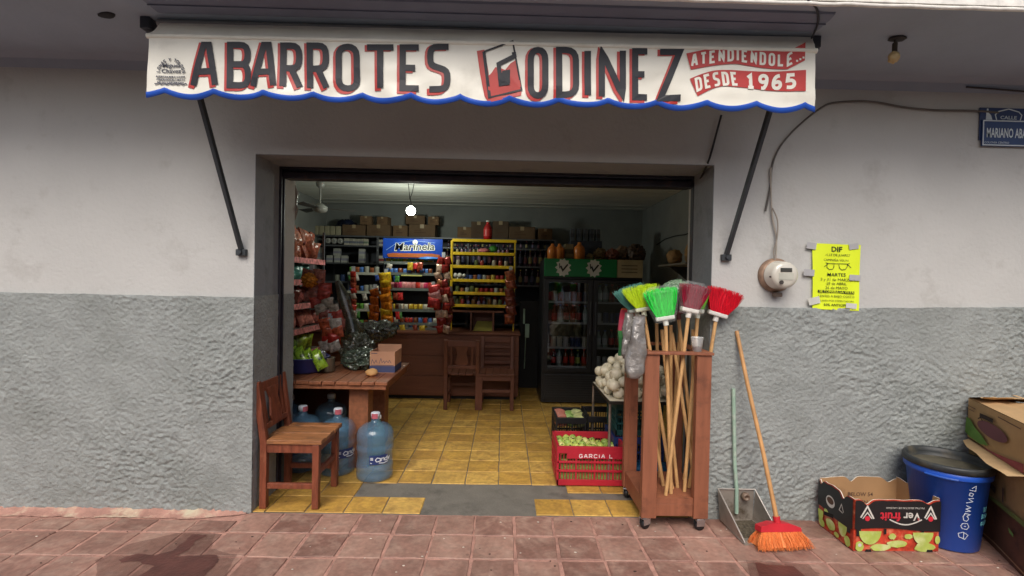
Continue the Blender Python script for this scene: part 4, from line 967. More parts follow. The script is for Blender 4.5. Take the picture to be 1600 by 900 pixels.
def broom(label, foot, neck, blk_m, br_m, head, headrot=0, L_=.14, wb=.11, wt=.22, film=None, seed=1, tilt=0, name='upright_broom'):
    """foot/neck: world points of the stick; head grows on from the neck"""
    foot = Vector(foot); neck = Vector(neck); ax = (neck-foot).normalized()
    t = thing(name, label, 'broom', foot)
    mb = MB(); mb.tube([foot, foot.lerp(neck, .5)+Vector((.001,.001,0)), neck + ax*.03], .0112, 12); mb.build('handle', m_pole, t)
    wd = Vector((math.cos(R(headrot)), -math.sin(R(headrot)), 0)); wd = (wd - ax*wd.dot(ax)).normalized()
    if tilt: 
        ax2 = (ax*math.cos(R(tilt)) + wd*math.sin(R(tilt))); wd = (wd*math.cos(R(tilt)) - ax*math.sin(R(tilt))); ax = ax2
    mb = MB(); dp = ax.cross(wd); M = Matrix(((wd.x,dp.x,ax.x,neck.x),(wd.y,dp.y,ax.y,neck.y),(wd.z,dp.z,ax.z,neck.z),(0,0,0,1)))
    mb.tube([neck-ax*.02, neck+ax*.02], .0165, 12); mb.box(-wb/2-.006, wb/2+.006, -.026, .026, .012, .04, 0, .008, M); mb.build('head_block', blk_m, t)
    mb = MB(); bristles(mb, neck+ax*.038, ax, wd, L_, wb, wt, .05, .08, 420, seed, 0, .0028); mb.build('bristles', br_m, t)
    if film:
        mb = MB(); vs = []; n1, n2 = 20, 26
        for i in range(n1+1):
            s_ = i/n1
            for j in range(n2):
                a = 2*math.pi*j/n2; ww = (wb*.62 + (wt*.56-wb*.62)*min(1, s_*1.3)) * (1 if s_ < .86 else max(.55, 1-(s_-.86)*3)); tt = (.034+.016*s_)*(1 if s_ < .9 else .5)
                e = 1 + .12*noise.noise(Vector((j*.9, s_*6, seed)))
                vs.append(M @ Vector((math.cos(a)*ww*e, math.sin(a)*tt*e, .0 + s_*(L_+.06))))
        mb.add(vs, [(i*n2+j, i*n2+(j+1) % n2, (i+1)*n2+(j+1) % n2, (i+1)*n2+j) for i in range(n1) for j in range(n2)], 0, True); mb.build('plastic_sleeve', film, t)
    return t
film = sheer('thin_film', col(225,230,228), .10, .08, .9, 30)
SZ = .192
def onshelf(px, Y, z=SZ):  # stick foot on the cart shelf at this column
    p = at(px, 780, Y); return (p.x, Y, z)
def ptat(px, py, Y): return at(px, py, Y)
BS = (3,3,.25)
m_lime = mm(196,222,44,.4,var=.3,vs=60,stretch=BS); m_neon = mm(30,222,66,.4,var=.3,vs=60,stretch=BS); m_crim = mm(156,36,62,.45,var=.35,vs=60,stretch=BS); m_rbr = mm(214,28,50,.4,var=.3,vs=60,stretch=BS); m_teal = mm(92,150,140,.5,var=.3,vs=60,stretch=BS)
broom('lime-yellow broom head, widest and flattest in the cart', onshelf(1050,-.02), ptat(1006,489,-.02), mm(210,214,190,.5), m_lime, None, 5, .132, .09, .222, None, 2, -1)
broom('teal broom half hidden left of the lime-yellow broom', onshelf(1035,.04), ptat(995,490,.04), mm(200,206,196,.5), m_teal, None, 0, .14, .085, .19, None, 4, -10)
broom('neon green broom in a plastic sleeve leaning left', onshelf(1048,-.09), ptat(1040,503,-.12), mm(222,226,216,.5), m_neon, None, 12, .162, .10, .19, film, 5, -8)
broom('crimson broom in a cloudy plastic sleeve at the front centre', onshelf(1040,-.115), ptat(1076,491,-.13), mm(226,222,214,.5), m_crim, None, 0, .138, .092, .168, film, 6, 5)
broom('bright red broom at the right end of the cart', onshelf(1076,.0), ptat(1119,497,-.06), mm(214,212,206,.5), m_rbr, None, 10, .145, .105, .205, None, 7, 9)
broom('small green broom tucked between the crimson and red brooms', onshelf(1069,-.06), ptat(1090,492,-.02), mm(210,216,204,.5), mm(120,196,60,.45,var=.3,vs=20), None, 30, .12, .06, .10, film, 8, 4)
broom('dark maroon broom behind the neon green and crimson ones', onshelf(1088,.05), ptat(1060,494,.06), mm(120,70,70,.5), mm(96,40,52,.5,var=.2), None, 0, .10, .08, .13, None, 9, -4)
# bare sticks (their heads hide behind the others)
for (fx, fy, nx_, ny_, Yn, lb) in ((1036,.02,1003,560,.06,'bare broom stick leaning against the left front post'), (1048,.10,1048,508,.08,'bare upright stick behind the neon green broom'), (1087,-.04,1050,520,.1,'bare stick crossing the front sticks low at the right'), (1068,.12,1095,575,.16,'dim stick leaning against the right post'), (1030,.16,1026,505,.12,'bare stick in the rear left corner of the cart'), (1058,.0,1034,515,.03,'bare stick just behind the lime-yellow broom stick'), (1046,.2,1062,520,.2,'bare stick at the very back of the cart'), (1082,.08,1083,515,.02,'bare stick behind the plastic cup')):
    mb = MB(); a = Vector(onshelf(fx, fy)); b = ptat(nx_, ny_, Yn); mb.tube([a, a.lerp(b, .5), b], .0112, 10); tag(mb.build('broom_stick', m_pole), lb, 'stick')
# grey plastic-wrapped brushes hung on the left of the cart
m_sil = mat('grey_wrap', col(136,132,128), .18, metal=.25, var=.35, vs=14, bump=.9, bs=28, spec=1, alpha=.93)
def bundle(label, top, bot, w0, w1, seed):
    mb = MB(); top = Vector(top); bot = Vector(bot); n1, n2 = 26, 20; vs = []
    for i in range(n1+1):
        s_ = i/n1; c_ = top.lerp(bot, s_); ww = (w0+(w1-w0)*math.sin(min(1, s_*1.25)*math.pi/2)) * (1 if s_ < .93 else .75)
        for j in range(n2):
            a = 2*math.pi*j/n2; e = 1+.32*noise.noise(Vector((math.cos(a)*1.6, math.sin(a)*1.6+seed, s_*5)))
            vs.append(c_ + Vector((math.cos(a)*ww*e, math.sin(a)*ww*.7*e, 0)))
    mb.add(vs, [(i*n2+j, i*n2+(j+1) % n2, (i+1)*n2+(j+1) % n2, (i+1)*n2+j) for i in range(n1) for j in range(n2)] + [list(range(n2)), list(range(n1*n2, (n1+1)*n2))], 0, True)
    return tag(mb.build('wrapped_brush', m_sil), label, 'brush')
bundle('grey plastic-wrapped brush hanging over the cart corner, longer one', ptat(1000,492,-.18), ptat(990,590,-.2), .028, .058, 3)
bundle('darker plastic-wrapped brush beside the long grey one', ptat(983,488,.02), ptat(981,560,.0), .026, .042, 8)
# rainbow striped flat mat
rb = MB(); n = 16; cols = []
P0 = at(984,482,.12); P1 = at(967,556,.12)
def paddle(mb, y0, thick, z0, z1, mi): 
    k = 8; 
    for i in range(k):
        a = z0+(z1-z0)*i/k; b = z0+(z1-z0)*(i+1)/k
        def ex(z):
            t = (z-P1.z)/(P0.z-P1.z); r_ = 1 if t < .72 else math.sqrt(max(0.02, 1-((t-.72)/.28)**2)); return P1.x + .02*(1-r_) + .004*math.sin(t*9), P1.x+.115 - .05*(1-r_)
        (l0, r0), (l1, r1) = ex(a), ex(b)
        mb.prism([(l0, y0, a), (r0, y0, a), (r1, y0, b), (l1, y0, b)], (0, thick, 0), mi)
zz = [P1.z, P1.z+.12, P1.z+.165, P1.z+.24, P1.z+.30, P0.z]
for i in range(5): paddle(rb, .12, .03, zz[i]+(.0003 if i else 0), zz[i+1], i)
tag(rb.build('striped_cushion', [mm(40,110,60,.7), mm(60,130,70,.7), mm(196,70,96,.7), mm(206,60,84,.7), mm(236,120,60,.7)]), 'rounded rainbow-striped pad hanging left of the brooms', 'pad')
mb = MB(); mb.tube([at(990,500,.09), at(986,540,.09), at(982,560,.09)], .006, 6); tag(mb.build('yellow_strap', mm(214,170,60,.6)), 'thin yellow strap hanging beside the striped pad', 'strap')
# clear bag on top
mb = MB(); mb.blob((0,0,0), (.075,.05,.045), 4, .4, 3, 17, ridge=True); solo('clear_bag', mb.build('clear_bag', sheer('green_clear_film', col(150,180,150), .5, .1, .8, 30), link=False), 'crumpled greenish clear bag on top of the broom heads', 'bag', at(1058,449,-.05))
# cup
cp = at(1088,548,-.12); cu = thing('plastic_cup', 'clear plastic cup standing on the right of the cart top', 'cup', (cp.x, -.13, ZT+.018))
mb = MB(); z_ = ZT+.0185; mb.lathe([(.026,z_),(.027,z_+.002),(.036,z_+.082),(.038,z_+.083),(.037,z_+.086),(.035,z_+.083),(.0255,z_+.004),(0,z_+.004)], c=(cp.x, -.13, 0), n=28); mb.build('cup_wall', sheer('cup_plastic', col(220,225,225), .35, .08, 0), cu)
mb = MB(); mb.lathe([(.026,z_+.005),(.0285,z_+.028),(0,z_+.028)], c=(cp.x, -.13, 0), n=24); mb.build('drink', mm(84,46,40,.1), cu)

# ================================================================== dustpan, sweeping broom
m_tin = mat('tin_sheet', col(168,160,150), .42, metal=.45, var=.2, vs=9, bump=.15, bs=12, dirt=col(104,92,78), dirts=7, dirtt=.5)
dpn = thing('dustpan', 'dented tin dustpan with a long pale green handle against the wall', 'dustpan', (1.46, -.15, 0))
A = at(1122,763,-.05); B = at(1178,763,-.05); zt = A.z
a0 = Vector((at(1122,812,-.03).x+.006, -.045, .012)); b0 = Vector((B.x, -.045, .012)); a1 = Vector((at(1166,857,-.33).x-.005, -.325, .006)); b1 = Vector((at(1208,822,-.2).x+.01, -.27, .006))
A = Vector((A.x, -.05, zt)); B = Vector((B.x, -.05, zt))
mb = MB(); th = .003
def plate(q, nrm): mb.prism(q, Vector(nrm)*th)
plate([a0, b0, B, A], (0,1,0)); plate([a0, a1, b1, b0], (0,0,-1)); 
plate([a0, A, A.lerp(a1, .0)+Vector((-.004,-.01,-.004)), a1+Vector((0,0,.012))], (-1,0,0)); plate([b0, b1+Vector((0,0,.012)), B+Vector((.004,-.01,-.004))], (1,0,0))
mb.build('pan', m_tin, dpn)
mb = MB(); mb.tube([a1+Vector((0,0,.012)), A+Vector((-.002,-.008,0)), B+Vector((.002,-.008,0)), b1+Vector((0,0,.012))], .0045, 8); mb.build('rolled_rim', mat('tin_rim', col(196,190,182), .35, metal=.5, var=.1), dpn)
mb = MB(); hx = at(1148,700,-.04).x; mb.tube([(at(1146,607,-.02).x, -.02, Zp(1146,607,-.02)), (hx, -.045, .36), (hx+.01, -.058, zt), (hx+.012, -.06, .06)], .0115, 12); mb.build('handle', mat('green_handle_paint', col(150,178,160), .5, var=.12, vs=14, dirt=col(188,196,184), dirts=12, dirtt=.5), dpn)
mb = MB(); mb.poly([a0.lerp(b0,.1)+Vector((0,-.02,.004)), a0.lerp(b0,.95)+Vector((0,-.01,.004)), b1.lerp(b0,.5)+Vector((-.01,0,.004)), a1.lerp(b1,.5)+Vector((0,.05,.003)), a1.lerp(a0,.25)+Vector((.02,0,.003))]); mb.build('swept_dirt', mm(86,78,64,.95,var=.5,vs=60,bump=1,bs=60), dpn)
M = Matrix.Translation((at(1164,775,-.06).x, -.056, Zp(1164,775,-.06))) @ Matrix.Rotation(R(90), 4, 'X')
mb = MB(); mb.lathe([(.011,0),(.024,0),(.025,.012),(.02,.03),(.012,.03),(.011,.004)], n=20, M=M); mb.build('hanging_ring', mm(128,108,92,.5,var=.3,vs=30), dpn)
# orange broom
hc = Vector((at(1214,822,-.30).x, -.305, .125)); top = at(1151,517,-.015)
ob = thing('sweeping_broom', 'orange-bristled broom with a red block leaning on the wall beside the dustpan', 'broom', hc)
mb = MB(); ax = (top-hc).normalized(); mb.tube([hc-ax*.02, hc.lerp(top, .35)+Vector((.004,0,0)), hc.lerp(top, .7)+Vector((-.003,0,0)), top], [.0125,.012,.012,.0115], 12); mb.build('handle', mat('worn_stick', col(196,148,96), .5, var=.2, vs=10, dirt=col(120,88,62), dirts=4, dirtt=.6), ob)
wd = Vector((.99, .10, -.03)).normalized(); dn = Vector((.02, -.2, -1)).normalized()
Mh = Matrix(((wd.x,0,0,0),(wd.y,1,0,0),(wd.z,0,1,0),(0,0,0,1)))
mb = MB(); dp = dn.cross(wd).normalized(); Mh = Matrix(((wd.x,dp.x,-dn.x,hc.x),(wd.y,dp.y,-dn.y,hc.y),(wd.z,dp.z,-dn.z,hc.z),(0,0,0,1)))
mb.prism([Mh @ Vector(p) for p in ((-.125,-.028,-.04),(.125,-.028,-.04),(.12,-.028,-.018),(.05,-.028,.004),(-.05,-.028,.006),(-.12,-.028,-.012))], dp*.056)
mb.tube([hc+dn*.01, hc+ax*.035], .019, 12); mb.build('head_block', mm(196,40,52,.45,var=.15), ob)
mb = MB(); bristles(mb, hc+dn*.038, dn, wd, .088, .235, .33, .05, .13, 650, 11, 0, .0026); mb.build('bristles', mat('orange_bristle', col(246,140,80), .5, var=.35, vs=60, stretch=(3,3,.3)), ob)

# ================================================================== fruit carton on the paving
def corner_box(name, label, p_corner, along, back, hgt, m_out, m_in, t=.005, cutf=None, catg='carton', group=None, lid=False):
    """open carton: p_corner front-left-bottom, 'along' front edge vector, 'back' side edge vector"""
    t_ = thing(name, label, catg, p_corner, group=group)
    o = Vector(p_corner); A_ = Vector(along); B_ = Vector(back); up = Vector((0,0,1))
    segs = [(o, A_), (o+A_, B_), (o+A_+B_, -A_), (o+B_, -B_)]
    mb = MB(); N = 44
    for k, (s_, d_) in enumerate(segs):
        nrm = up.cross(d_).normalized(); L_ = d_.length   # inward normal
        vs = []
        for i in range(N+1):
            u = i/N; z = hgt + (cutf(k, u) if cutf else 0); bow = .006*math.sin(u*math.pi)*noise.noise(Vector((k*3, u*2, 1)))
            for off in (0, t): 
                p = s_ + d_*u + nrm*(off+bow); vs += [p, p+up*z]
        for i in range(N):
            a = i*4; b = a+4
            mb.add([vs[a], vs[b], vs[b+1], vs[a+1]], [(0,1,2,3)], 0); mb.add([vs[a+2], vs[b+2], vs[b+3], vs[a+3]], [(3,2,1,0)], 1); mb.add([vs[a+1], vs[b+1], vs[b+3], vs[a+3]], [(0,1,2,3)], 2)
    mb.add([o+up*.004, o+A_+up*.004, o+A_+B_+up*.004, o+B_+up*.004], [(0,1,2,3)], 1)
    mb.build('carton_walls', [m_out, m_in, mm(226,216,200,.8)], t_); return t_
f0 = Vector((*gpt(1333,861), .0015)); f1 = Vector((*gpt(1466,862), .0015)); f2 = Vector((*gpt(1279,819), .0015))
f2.y = min(f2.y, -.03); fb_ = (f2 - f0); fa_ = (f1 - f0)
def cutF(k, u):
    n = .006*noise.noise(Vector((k*5, u*6, 3)))
    z = n
    if k == 0: z += -.028*math.exp(-((u-.14)/.05)**2) - .02*math.exp(-((u-.86)/.05)**2)
    if k == 3: z += -.03*math.exp(-((u-.08)/.05)**2) + .0*u - .032*math.exp(-((u-.72)/.07)**2)
    if k == 2: z += .012*math.sin(u*math.pi) - .03*math.exp(-((u-.60)/.05)**2) - .025*math.exp(-((u-.12)/.06)**2)
    if k == 1: z += .01 - .02*math.exp(-((u-.5)/.12)**2)
    return z
FH = .29
m_fred = mat('fruit_print_red', col(196,66,44), .5, var=.4, vs=22, dirt=col(226,150,110), dirts=16, dirtt=.5)
fx = corner_box('fruit_carton', 'open black and red fruit carton printed with green apples, upside-down lettering', f0, fa_, fb_, FH, m_fred, m_kraft, cutf=cutF)
fa_n = fa_.normalized(); fb_n = fb_.normalized(); La = fa_.length; Lb = fb_.length
nA = Vector((0,0,1)).cross(fa_n).normalized()*-1; nB = Vector((0,0,1)).cross(fb_n).normalized()
if nB.x > 0: nB = -nB
FA = lambda x, y, o=0: f0 + fa_n*(x*La) + Vector((0,0,y*FH)) + nA*(.0085+o)
FB = lambda x, y, o=0: f0 + fb_n*(x*Lb) + Vector((0,0,y*FH)) + nB*(.0085+o)
def panel(mb, Fn, pts, o): mb.poly([Fn(x, y, o) for x, y in pts])
mb = MB(); n = 44
for Fn, k in ((FA, 0), (FB, 3)):
    top = [(i/n, (FH + cutF(k, i/n if k == 0 else 1-i/n))/FH - .012) for i in range(n+1)]
    bot = [(i/n, .43 + .03*math.sin(i/n*5 + k) - (.0 if k == 0 else .02)) for i in range(n+1)]
    for i in range(n): mb.poly([Fn(*bot[i], .0), Fn(*bot[i+1], .0), Fn(*top[i+1], .0), Fn(*top[i], .0)])
for Fn, x, y0, y1, ww in ((FA, .34, .34, .45, .03), (FA, .78, .33, .45, .03), (FB, .05, .30, .45, .12), (FA, .02, .30, .45, .05)):
    panel(mb, Fn, [(x, y0), (x+ww, y0), (x+ww, y1), (x, y1)], .0002)
mb.build('black_band', mm(28,28,30,.4,var=.15), fx)
mbg = MB(); r_ = random.Random(5)
def disc(mb, Fn, x, y, rx, ry, o, a0=0, a1=6.2832, n=22): mb.poly([Fn(x+rx*math.cos(a0+(a1-a0)*i/n), y+ry*math.sin(a0+(a1-a0)*i/n), o) for i in range(n+1 if a1-a0 < 6.28 else n)])
for (Fn, x, y, rx, ry) in ((FA,.18,.40,.13,.26),(FA,.80,.38,.12,.24),(FB,.26,.38,.12,.24),(FB,.9,.36,.08,.26)): disc(mbg, Fn, x, y, rx, ry, .0004, math.pi, 2*math.pi)
for (Fn, x, y, rx, ry) in ((FA,.50,.16,.12,.07),(FA,.30,.08,.12,.07),(FA,.82,.09,.12,.09),(FB,.6,.2,.14,.11),(FB,.12,.12,.08,.1),(FB,.86,.1,.09,.08),(FA,.06,.1,.05,.1),(FA,.63,.3,.05,.05),(FA,.44,.3,.04,.06),(FA,.97,.24,.03,.08),(FB,.42,.08,.07,.05),(FB,.74,.4,.06,.05)):
    k = 16; mbg.poly([Fn(x+rx*math.cos(i*6.283/k)*(1+.25*noise.noise(Vector((i, x*9, y*5)))), y+ry*math.sin(i*6.283/k)*(1+.3*noise.noise(Vector((i, y*9, 2)))), .0002) for i in range(k)])
mbg.build('apple_print', mat('apple_print', col(176,194,92), .5, var=.15, vs=14, dirt=col(206,214,150), dirts=9, dirtt=.5), fx)
mbw = MB(); mbr = MB()
for x in (.14, .88):
    s_ = .9 if x < .5 else .8
    mbw.stroke([((x-.085*s_)*La, .66*FH), (x*La, .88*FH), ((x+.085*s_)*La, .64*FH)], .009, lambda X, Y, o=0: FA(X/La, Y/FH, .0006)); mbw.stroke([((x-.06*s_)*La, .64*FH), ((x-.0*s_)*La, .76*FH), ((x+.06*s_)*La, .64*FH)], .006, lambda X, Y, o=0: FA(X/La, Y/FH, .0009))
    disc(mbr, FA, x+.002, .645, .03, .05, .0009)
text(mbw, 'Ver', FA(.76, .76, .0012), -fa_n, (0,0,-1), .062, 0, 1.05, 'LEFT', .02); text(mbr, 'fruit', FA(.525, .76, .0012), -fa_n, (0,0,-1), .066, 0, 1.0, 'LEFT', .03)
text(mbw, 'FRUTAS SELECTAS DE CALIDAD', FA(.58, .87, .0010), -fa_n, (0,0,-1), .014, 0, 1.1, 'CENTER')
pts = [(.40+.38*i/20, .63-.10*math.sin(i/20*math.pi)) for i in range(21)]
mbw.stroke([(x*La, y*FH) for x, y in pts], .007, lambda X, Y, o=0: FA(X/La, Y/FH, .0006))
disc(mbr, FA, .74, .64, .012, .025, .0012)
disc(mbw, FB, .62, .66, .13, .12, .0006); 
mbw.stroke([(.24*Lb,.62*FH),(.3*Lb,.76*FH),(.36*Lb,.62*FH),(.26*Lb,.6*FH)], .005, lambda X, Y, o=0: FB(X/Lb, Y/FH, .0006))
disc(mbw, FA, .06, .13, .022, .035, .0014)
mbw.build('white_printing', mm(206,204,196,.5), fx); mbr.build('red_printing', mm(204,44,60,.5), fx)
mb = MB(); disc(mb, FB, .62, .68, .10, .07, .0009)
inn = lambda x, y: f0 + fb_ + fa_*x - fb_n*.007 + Vector((0,0,y*FH))
text(mb, 'BELOW 54', inn(.52,.62), fa_n, (0,0,1), .034, 0, 1, 'CENTER', .01, ); text(mb, 'ORDEN', inn(.5,.45), fa_n, (0,0,1), .034, 0, 1, 'CENTER', .01)
mb.build('dark_printing', mm(90,66,52,.7), fx)
mb = MB(); panel(mb, FB, [(.52,.36),(.80,.30),(.8,.38),(.52,.44)], .0006); panel(mb, FA, [(.12,.0),(.20,.0),(.19,.05),(.13,.05)], .0016); panel(mb, FA, [(.84,.0),(.92,.0),(.91,.05),(.85,.05)], .0016); mb.build('hand_hole', mm(20,16,14,.9), fx)

# ================================================================== blue bin
bn = thing('blue_bin', 'blue plastic rubbish bin with a black lid and white scrawled lettering', 'bin', (2.620, -.235, 0))
bc_ = (2.620, -.235, 0); n = 48
mb = MB(); mb.lathe([(.0,.004),(.14,.002),(.152,.012),(.186,.415),(.197,.418),(.2,.425),(.2,.455),(.192,.458),(.186,.43),(.0,.425)], c=bc_, n=n); mb.build('bucket', mat('blue_plastic', col(34,86,190), .38, var=.07, vs=5, dirt=col(30,72,160), dirts=5, dirtt=.6), bn)
mb = MB(); mb.lathe([(.193,.452),(.205,.455),(.208,.482),(.2,.494),(.19,.49),(.184,.466),(.182,.446),(.172,.440)], c=bc_, n=n); mb.f = [f for f in mb.f if len(f) < 10]; mb.m = mb.m[:len(mb.f)]; mb.s = [True]*len(mb.f); mb.build('lid', mat('black_lid', col(46,50,52), .5, var=.3, vs=8, dirt=col(92,86,72), dirts=7, dirtt=.55), bn)
mb = MB(); mb.lathe([(.1825,.443),(.15,.440),(.0,.438)], c=bc_, n=n); mb.build('lid_dish', mat('dusty_dish', col(92,88,74), .6, var=.35, vs=9, dirt=col(60,58,52), dirts=7, dirtt=.5), bn)
mb = MB()
for i in range(9):
    a = R(-160+i*4.5); mb.tube([(bc_[0]+.204*math.cos(a), bc_[1]+.204*math.sin(a), .425), (bc_[0]+.204*math.cos(a+.08), bc_[1]+.204*math.sin(a+.08), .425)], .008, 6)
mb.build('grip', mm(40,86,176,.4), bn)
def FC(x, y, o=0): # cylinder print, x metres along from facing angle, y height
    a = R(-112) + x/.18; r = .1535 + (y-.012)*.084 + .002; return Vector((bc_[0]+r*math.cos(a), bc_[1]+r*math.sin(a), y))
mb = MB()
scr = [[(.0,.10),(.03,.09),(.045,.115),(.02,.13),(-.005,.12),(.0,.10)], [(.022,.09),(.022,.13)], [(.012,.15),(.035,.148),(.045,.165),(.035,.182),(.012,.18),(.005,.165),(.012,.15)], [(.02,.165),(.03,.165)],
       [(.015,.2),(.03,.195),(.04,.21),(.03,.225),(.045,.235),(.02,.24),(.012,.22),(.015,.2)], [(.02,.25),(.045,.255),(.022,.265),(.045,.275),(.022,.285)], [(.02,.3),(.05,.31),(.03,.325),(.055,.33)], [(.03,.345),(.045,.34),(.05,.355),(.035,.36),(.03,.345)], [(.03,.375),(.06,.37),(.06,.40),(.04,.385)]]
for s_ in scr: mb.stroke(s_, .0042, FC)
mb.build('scrawled_lettering', mm(196,208,224,.5), bn)
mb = MB()
for i, (s_, z) in enumerate((('DE', .245), ('BASU', .205), ('NICO', .165))):
    wd_ = .035 if i == 0 else .062; word(mb, s_, .128 if i == 0 else .118, .128+wd_ if i == 0 else .118+wd_, 0, .03, .0062, lambda x, y, o=0, z=z: FC(x, z+.03-y))
mb.build('stencil_lettering', mm(110,190,206,.5), bn)

# ================================================================== stacked cartons on the right
m_crt = [mat('mango_carton', col(182,146,100), .8, var=.14, vs=5, dirt=col(148,110,76), dirts=5, dirtt=.55), mat('damp_carton', col(152,124,82), .85, var=.2, vs=5, dirt=col(112,82,56), dirts=5, dirtt=.5), mat('soaked_carton', col(104,68,50), .85, var=.25, vs=6, dirt=col(50,34,28), dirts=5, dirtt=.5)]
bk = Vector((2.935, -.035, 0)); fr = Vector((2.645, -.64, 0)); sd = fr - bk; sdn = sd.normalized(); ac = Vector((-sdn.y, sdn.x, 0));
if ac.x < 0: ac = -ac
lay = ((.555, .245, 'top carton right of the bin, printed with a purple oval and green leaf', 0, 0.0), (.285, .262, 'middle carton of the stack right of the bin, its pale flap open', 1, .01), (.002, .278, 'bottom carton of the stack right of the bin, dark and soaked', 2, .03))
for z0, hh, lb, k, sh in lay:
    o = bk + ac*(sh) ; t_ = thing('produce_carton', lb, 'carton', (o.x, o.y, z0), group='cartons stacked against the wall')
    mb = MB(); q = [o, o+sd, o+sd+ac*.40, o+ac*.40]; 
    zz0 = z0; N = 12; vs = []
    for i in range(4):
        a = q[i]; b = q[(i+1) % 4]; inw = Vector((0,0,1)).cross(b-a).normalized()
        for j in range(N):
            u = j/N; p = a.lerp(b, u); bow = .014*math.sin(u*math.pi)*noise.noise(Vector((k*4+i, u*2, 1)))
            for h_ in range(4):
                s_ = h_/3; vs.append(p + inw*(bow*math.sin(s_*math.pi) + .004*noise.noise(Vector((i*3+u*3, s_*3, k)))) + Vector((0,0,zz0 + (hh-.004)*s_)))
    T_ = 4*N
    mb.add(vs, [(i*4+h_, ((i+1) % T_)*4+h_, ((i+1) % T_)*4+h_+1, i*4+h_+1) for i in range(T_) for h_ in range(3)], 0, False)
    mb.add([vs[i*4] for i in range(T_)], [list(range(T_))]); 
    if k: mb.add([vs[i*4+3] for i in range(T_)], [list(range(T_))])
    mb.build('carton_body', m_crt[k], t_)
    nS = Vector((sdn.y, -sdn.x, 0)); nS = nS if nS.x < 0 else -nS
    FD = lambda x, y, off=0: o + sdn*(x*sd.length) + nS*(.012+off) + Vector((0,0,z0+y*hh))
    if k == 0:
        mb = MB(); disc(mb, FD, .50, .50, .26, .17, .0002, 0, 6.2832, 30); mb.build('oval_print', mm(112,62,70,.7,var=.15), t_)
        mb = MB(); mb.poly([FD(x, y, .0) for x, y in ((.0,.12),(.02,.52),(.10,.50),(.2,.36),(.34,.26),(.45,.12),(.3,.04),(.1,.06))]); mb.build('leaf_print', mm(96,138,52,.7,var=.3,vs=10), t_)
        mb = MB(); mb.poly([FD(x, y, .0004) for x, y in ((.28,.78),(.52,.80),(.52,.70),(.28,.68))]); mb.stroke([(.25,.62),(.3,.68),(.34,.62)], .02, lambda x, y, o_=0: FD(x, y, .0006)); mb.build('hand_hole', mm(44,28,22,.9), t_)
        mb = MB(); mb.poly([FD(x, y, .0002) for x, y in ((.3,.0),(1,.0),(1,.2),(.8,.12),(.6,.06))]); mb.build('fruit_print', mm(140,60,66,.7,var=.3,vs=12), t_)
        mb = MB(); mb.stroke([(.05,.82),(.2,.82)], .02, lambda x, y, o_=0: FD(x, y, .0004)); mb.stroke([(.05,.74),(.17,.74)], .02, lambda x, y, o_=0: FD(x, y, .0004)); mb.stroke([(.6,.9),(.95,.88)], .025, lambda x, y, o_=0: FD(x, y, .0004)); mb.build('small_print', mm(104,74,56,.8), t_)
        # folded, crumpled top flaps
        mb = MB(); z1 = z0+hh
        def flap(pts, seed):
            a, b, c_, d_ = pts; n = 8; vs = []
            for i in range(n+1):
                for j in range(n+1):
                    p = a.lerp(b, i/n).lerp(d_.lerp(c_, i/n), j/n); p.z += .02*noise.noise(Vector((i*.5, j*.5, seed)))*(j/n) ; vs.append(p)
            mb.add(vs, [(i*(n+1)+j, (i+1)*(n+1)+j, (i+1)*(n+1)+j+1, i*(n+1)+j+1) for i in range(n) for j in range(n)], 0, True)
        U = Vector((0,0,z1))
        flap([q[0]+U, q[1]+U, q[1]+ac*.19+U+Vector((0,0,.035)), q[0]+ac*.19+U+Vector((0,0,.02))], 1); flap([q[3]+U, q[2]+U, q[2]-ac*.2+U+Vector((0,0,.055)), q[3]-ac*.2+U+Vector((0,0,.04))], 2); flap([q[0]+U, q[3]+U, q[3]+sd*.3+U+Vector((0,0,.07)), q[0]+sd*.3+U+Vector((0,0,.045))], 3)
        mb.build('top_flap', mm(190,156,112,.8,var=.12), t_)
    elif k == 1:
        mb = MB(); U = Vector((0,0,z0+hh-.004)); a = q[0]; b = q[1]; n = 10; vs = []
        for i in range(n+1):
            u = .02+i/n*.98; p = a.lerp(b, u); wv = .06*math.sin(u*2.2)+.02
            vs += [p + nS*.008 + U, p + nS*(.012+wv) + U + Vector((0,0,-.012-.02*noise.noise(Vector((u*3,0,0)))))]
        mb.add(vs, [(i*2, i*2+2, i*2+3, i*2+1) for i in range(n)]); mb.build('open_flap', mm(204,172,128,.8,var=.08), t_)
        mb = MB(); mb.poly([FD(x, y) for x, y in ((.30,.42),(.56,.34),(.56,.20),(.32,.30))]); mb.poly([FD(x, y) for x, y in ((.66,.45),(.69,.44),(.69,.15),(.67,.16))]); mb.build('dark_print', mm(66,48,40,.8), t_)
        mb = MB(); mb.poly([FD(x, y) for x, y in ((.3,.04),(.6,.10),(1,.10),(1,.0),(.3,.0))]); mb.build('green_print', mm(96,108,52,.8,var=.3), t_)
    else:
        mb = MB(); mb.poly([FD(x, y) for x, y in ((.70,.70),(.78,.66),(.78,.60),(.72,.62))]); mb.build('green_print', mm(120,160,80,.8), t_)
        mb = MB(); mb.stroke([(.0,.1),(.5,.16),(1,.12)], .03, lambda x, y, o_=0: FD(x, y, .002)); mb.build('torn_edge', mm(150,120,90,.8), t_)
# litter crumbs on the paving
r_ = random.Random(12)
mb = MB()
for i in range(70):
    px = r_.uniform(20, 1590); py = r_.uniform(812, 895); x, y = gpt(px, py); s_ = r_.uniform(.002, .006)
    mb.blob((x, y, .003), (s_*1.6, s_, s_*.5), 1, .3, 2, i, r_.randint(0, 1))
tag(mb.build('fallen_crumbs', [mm(60,44,38,.8), mm(200,190,176,.8)]), 'tiny specks of grit scattered on the paving', 'grit', kind='stuff')
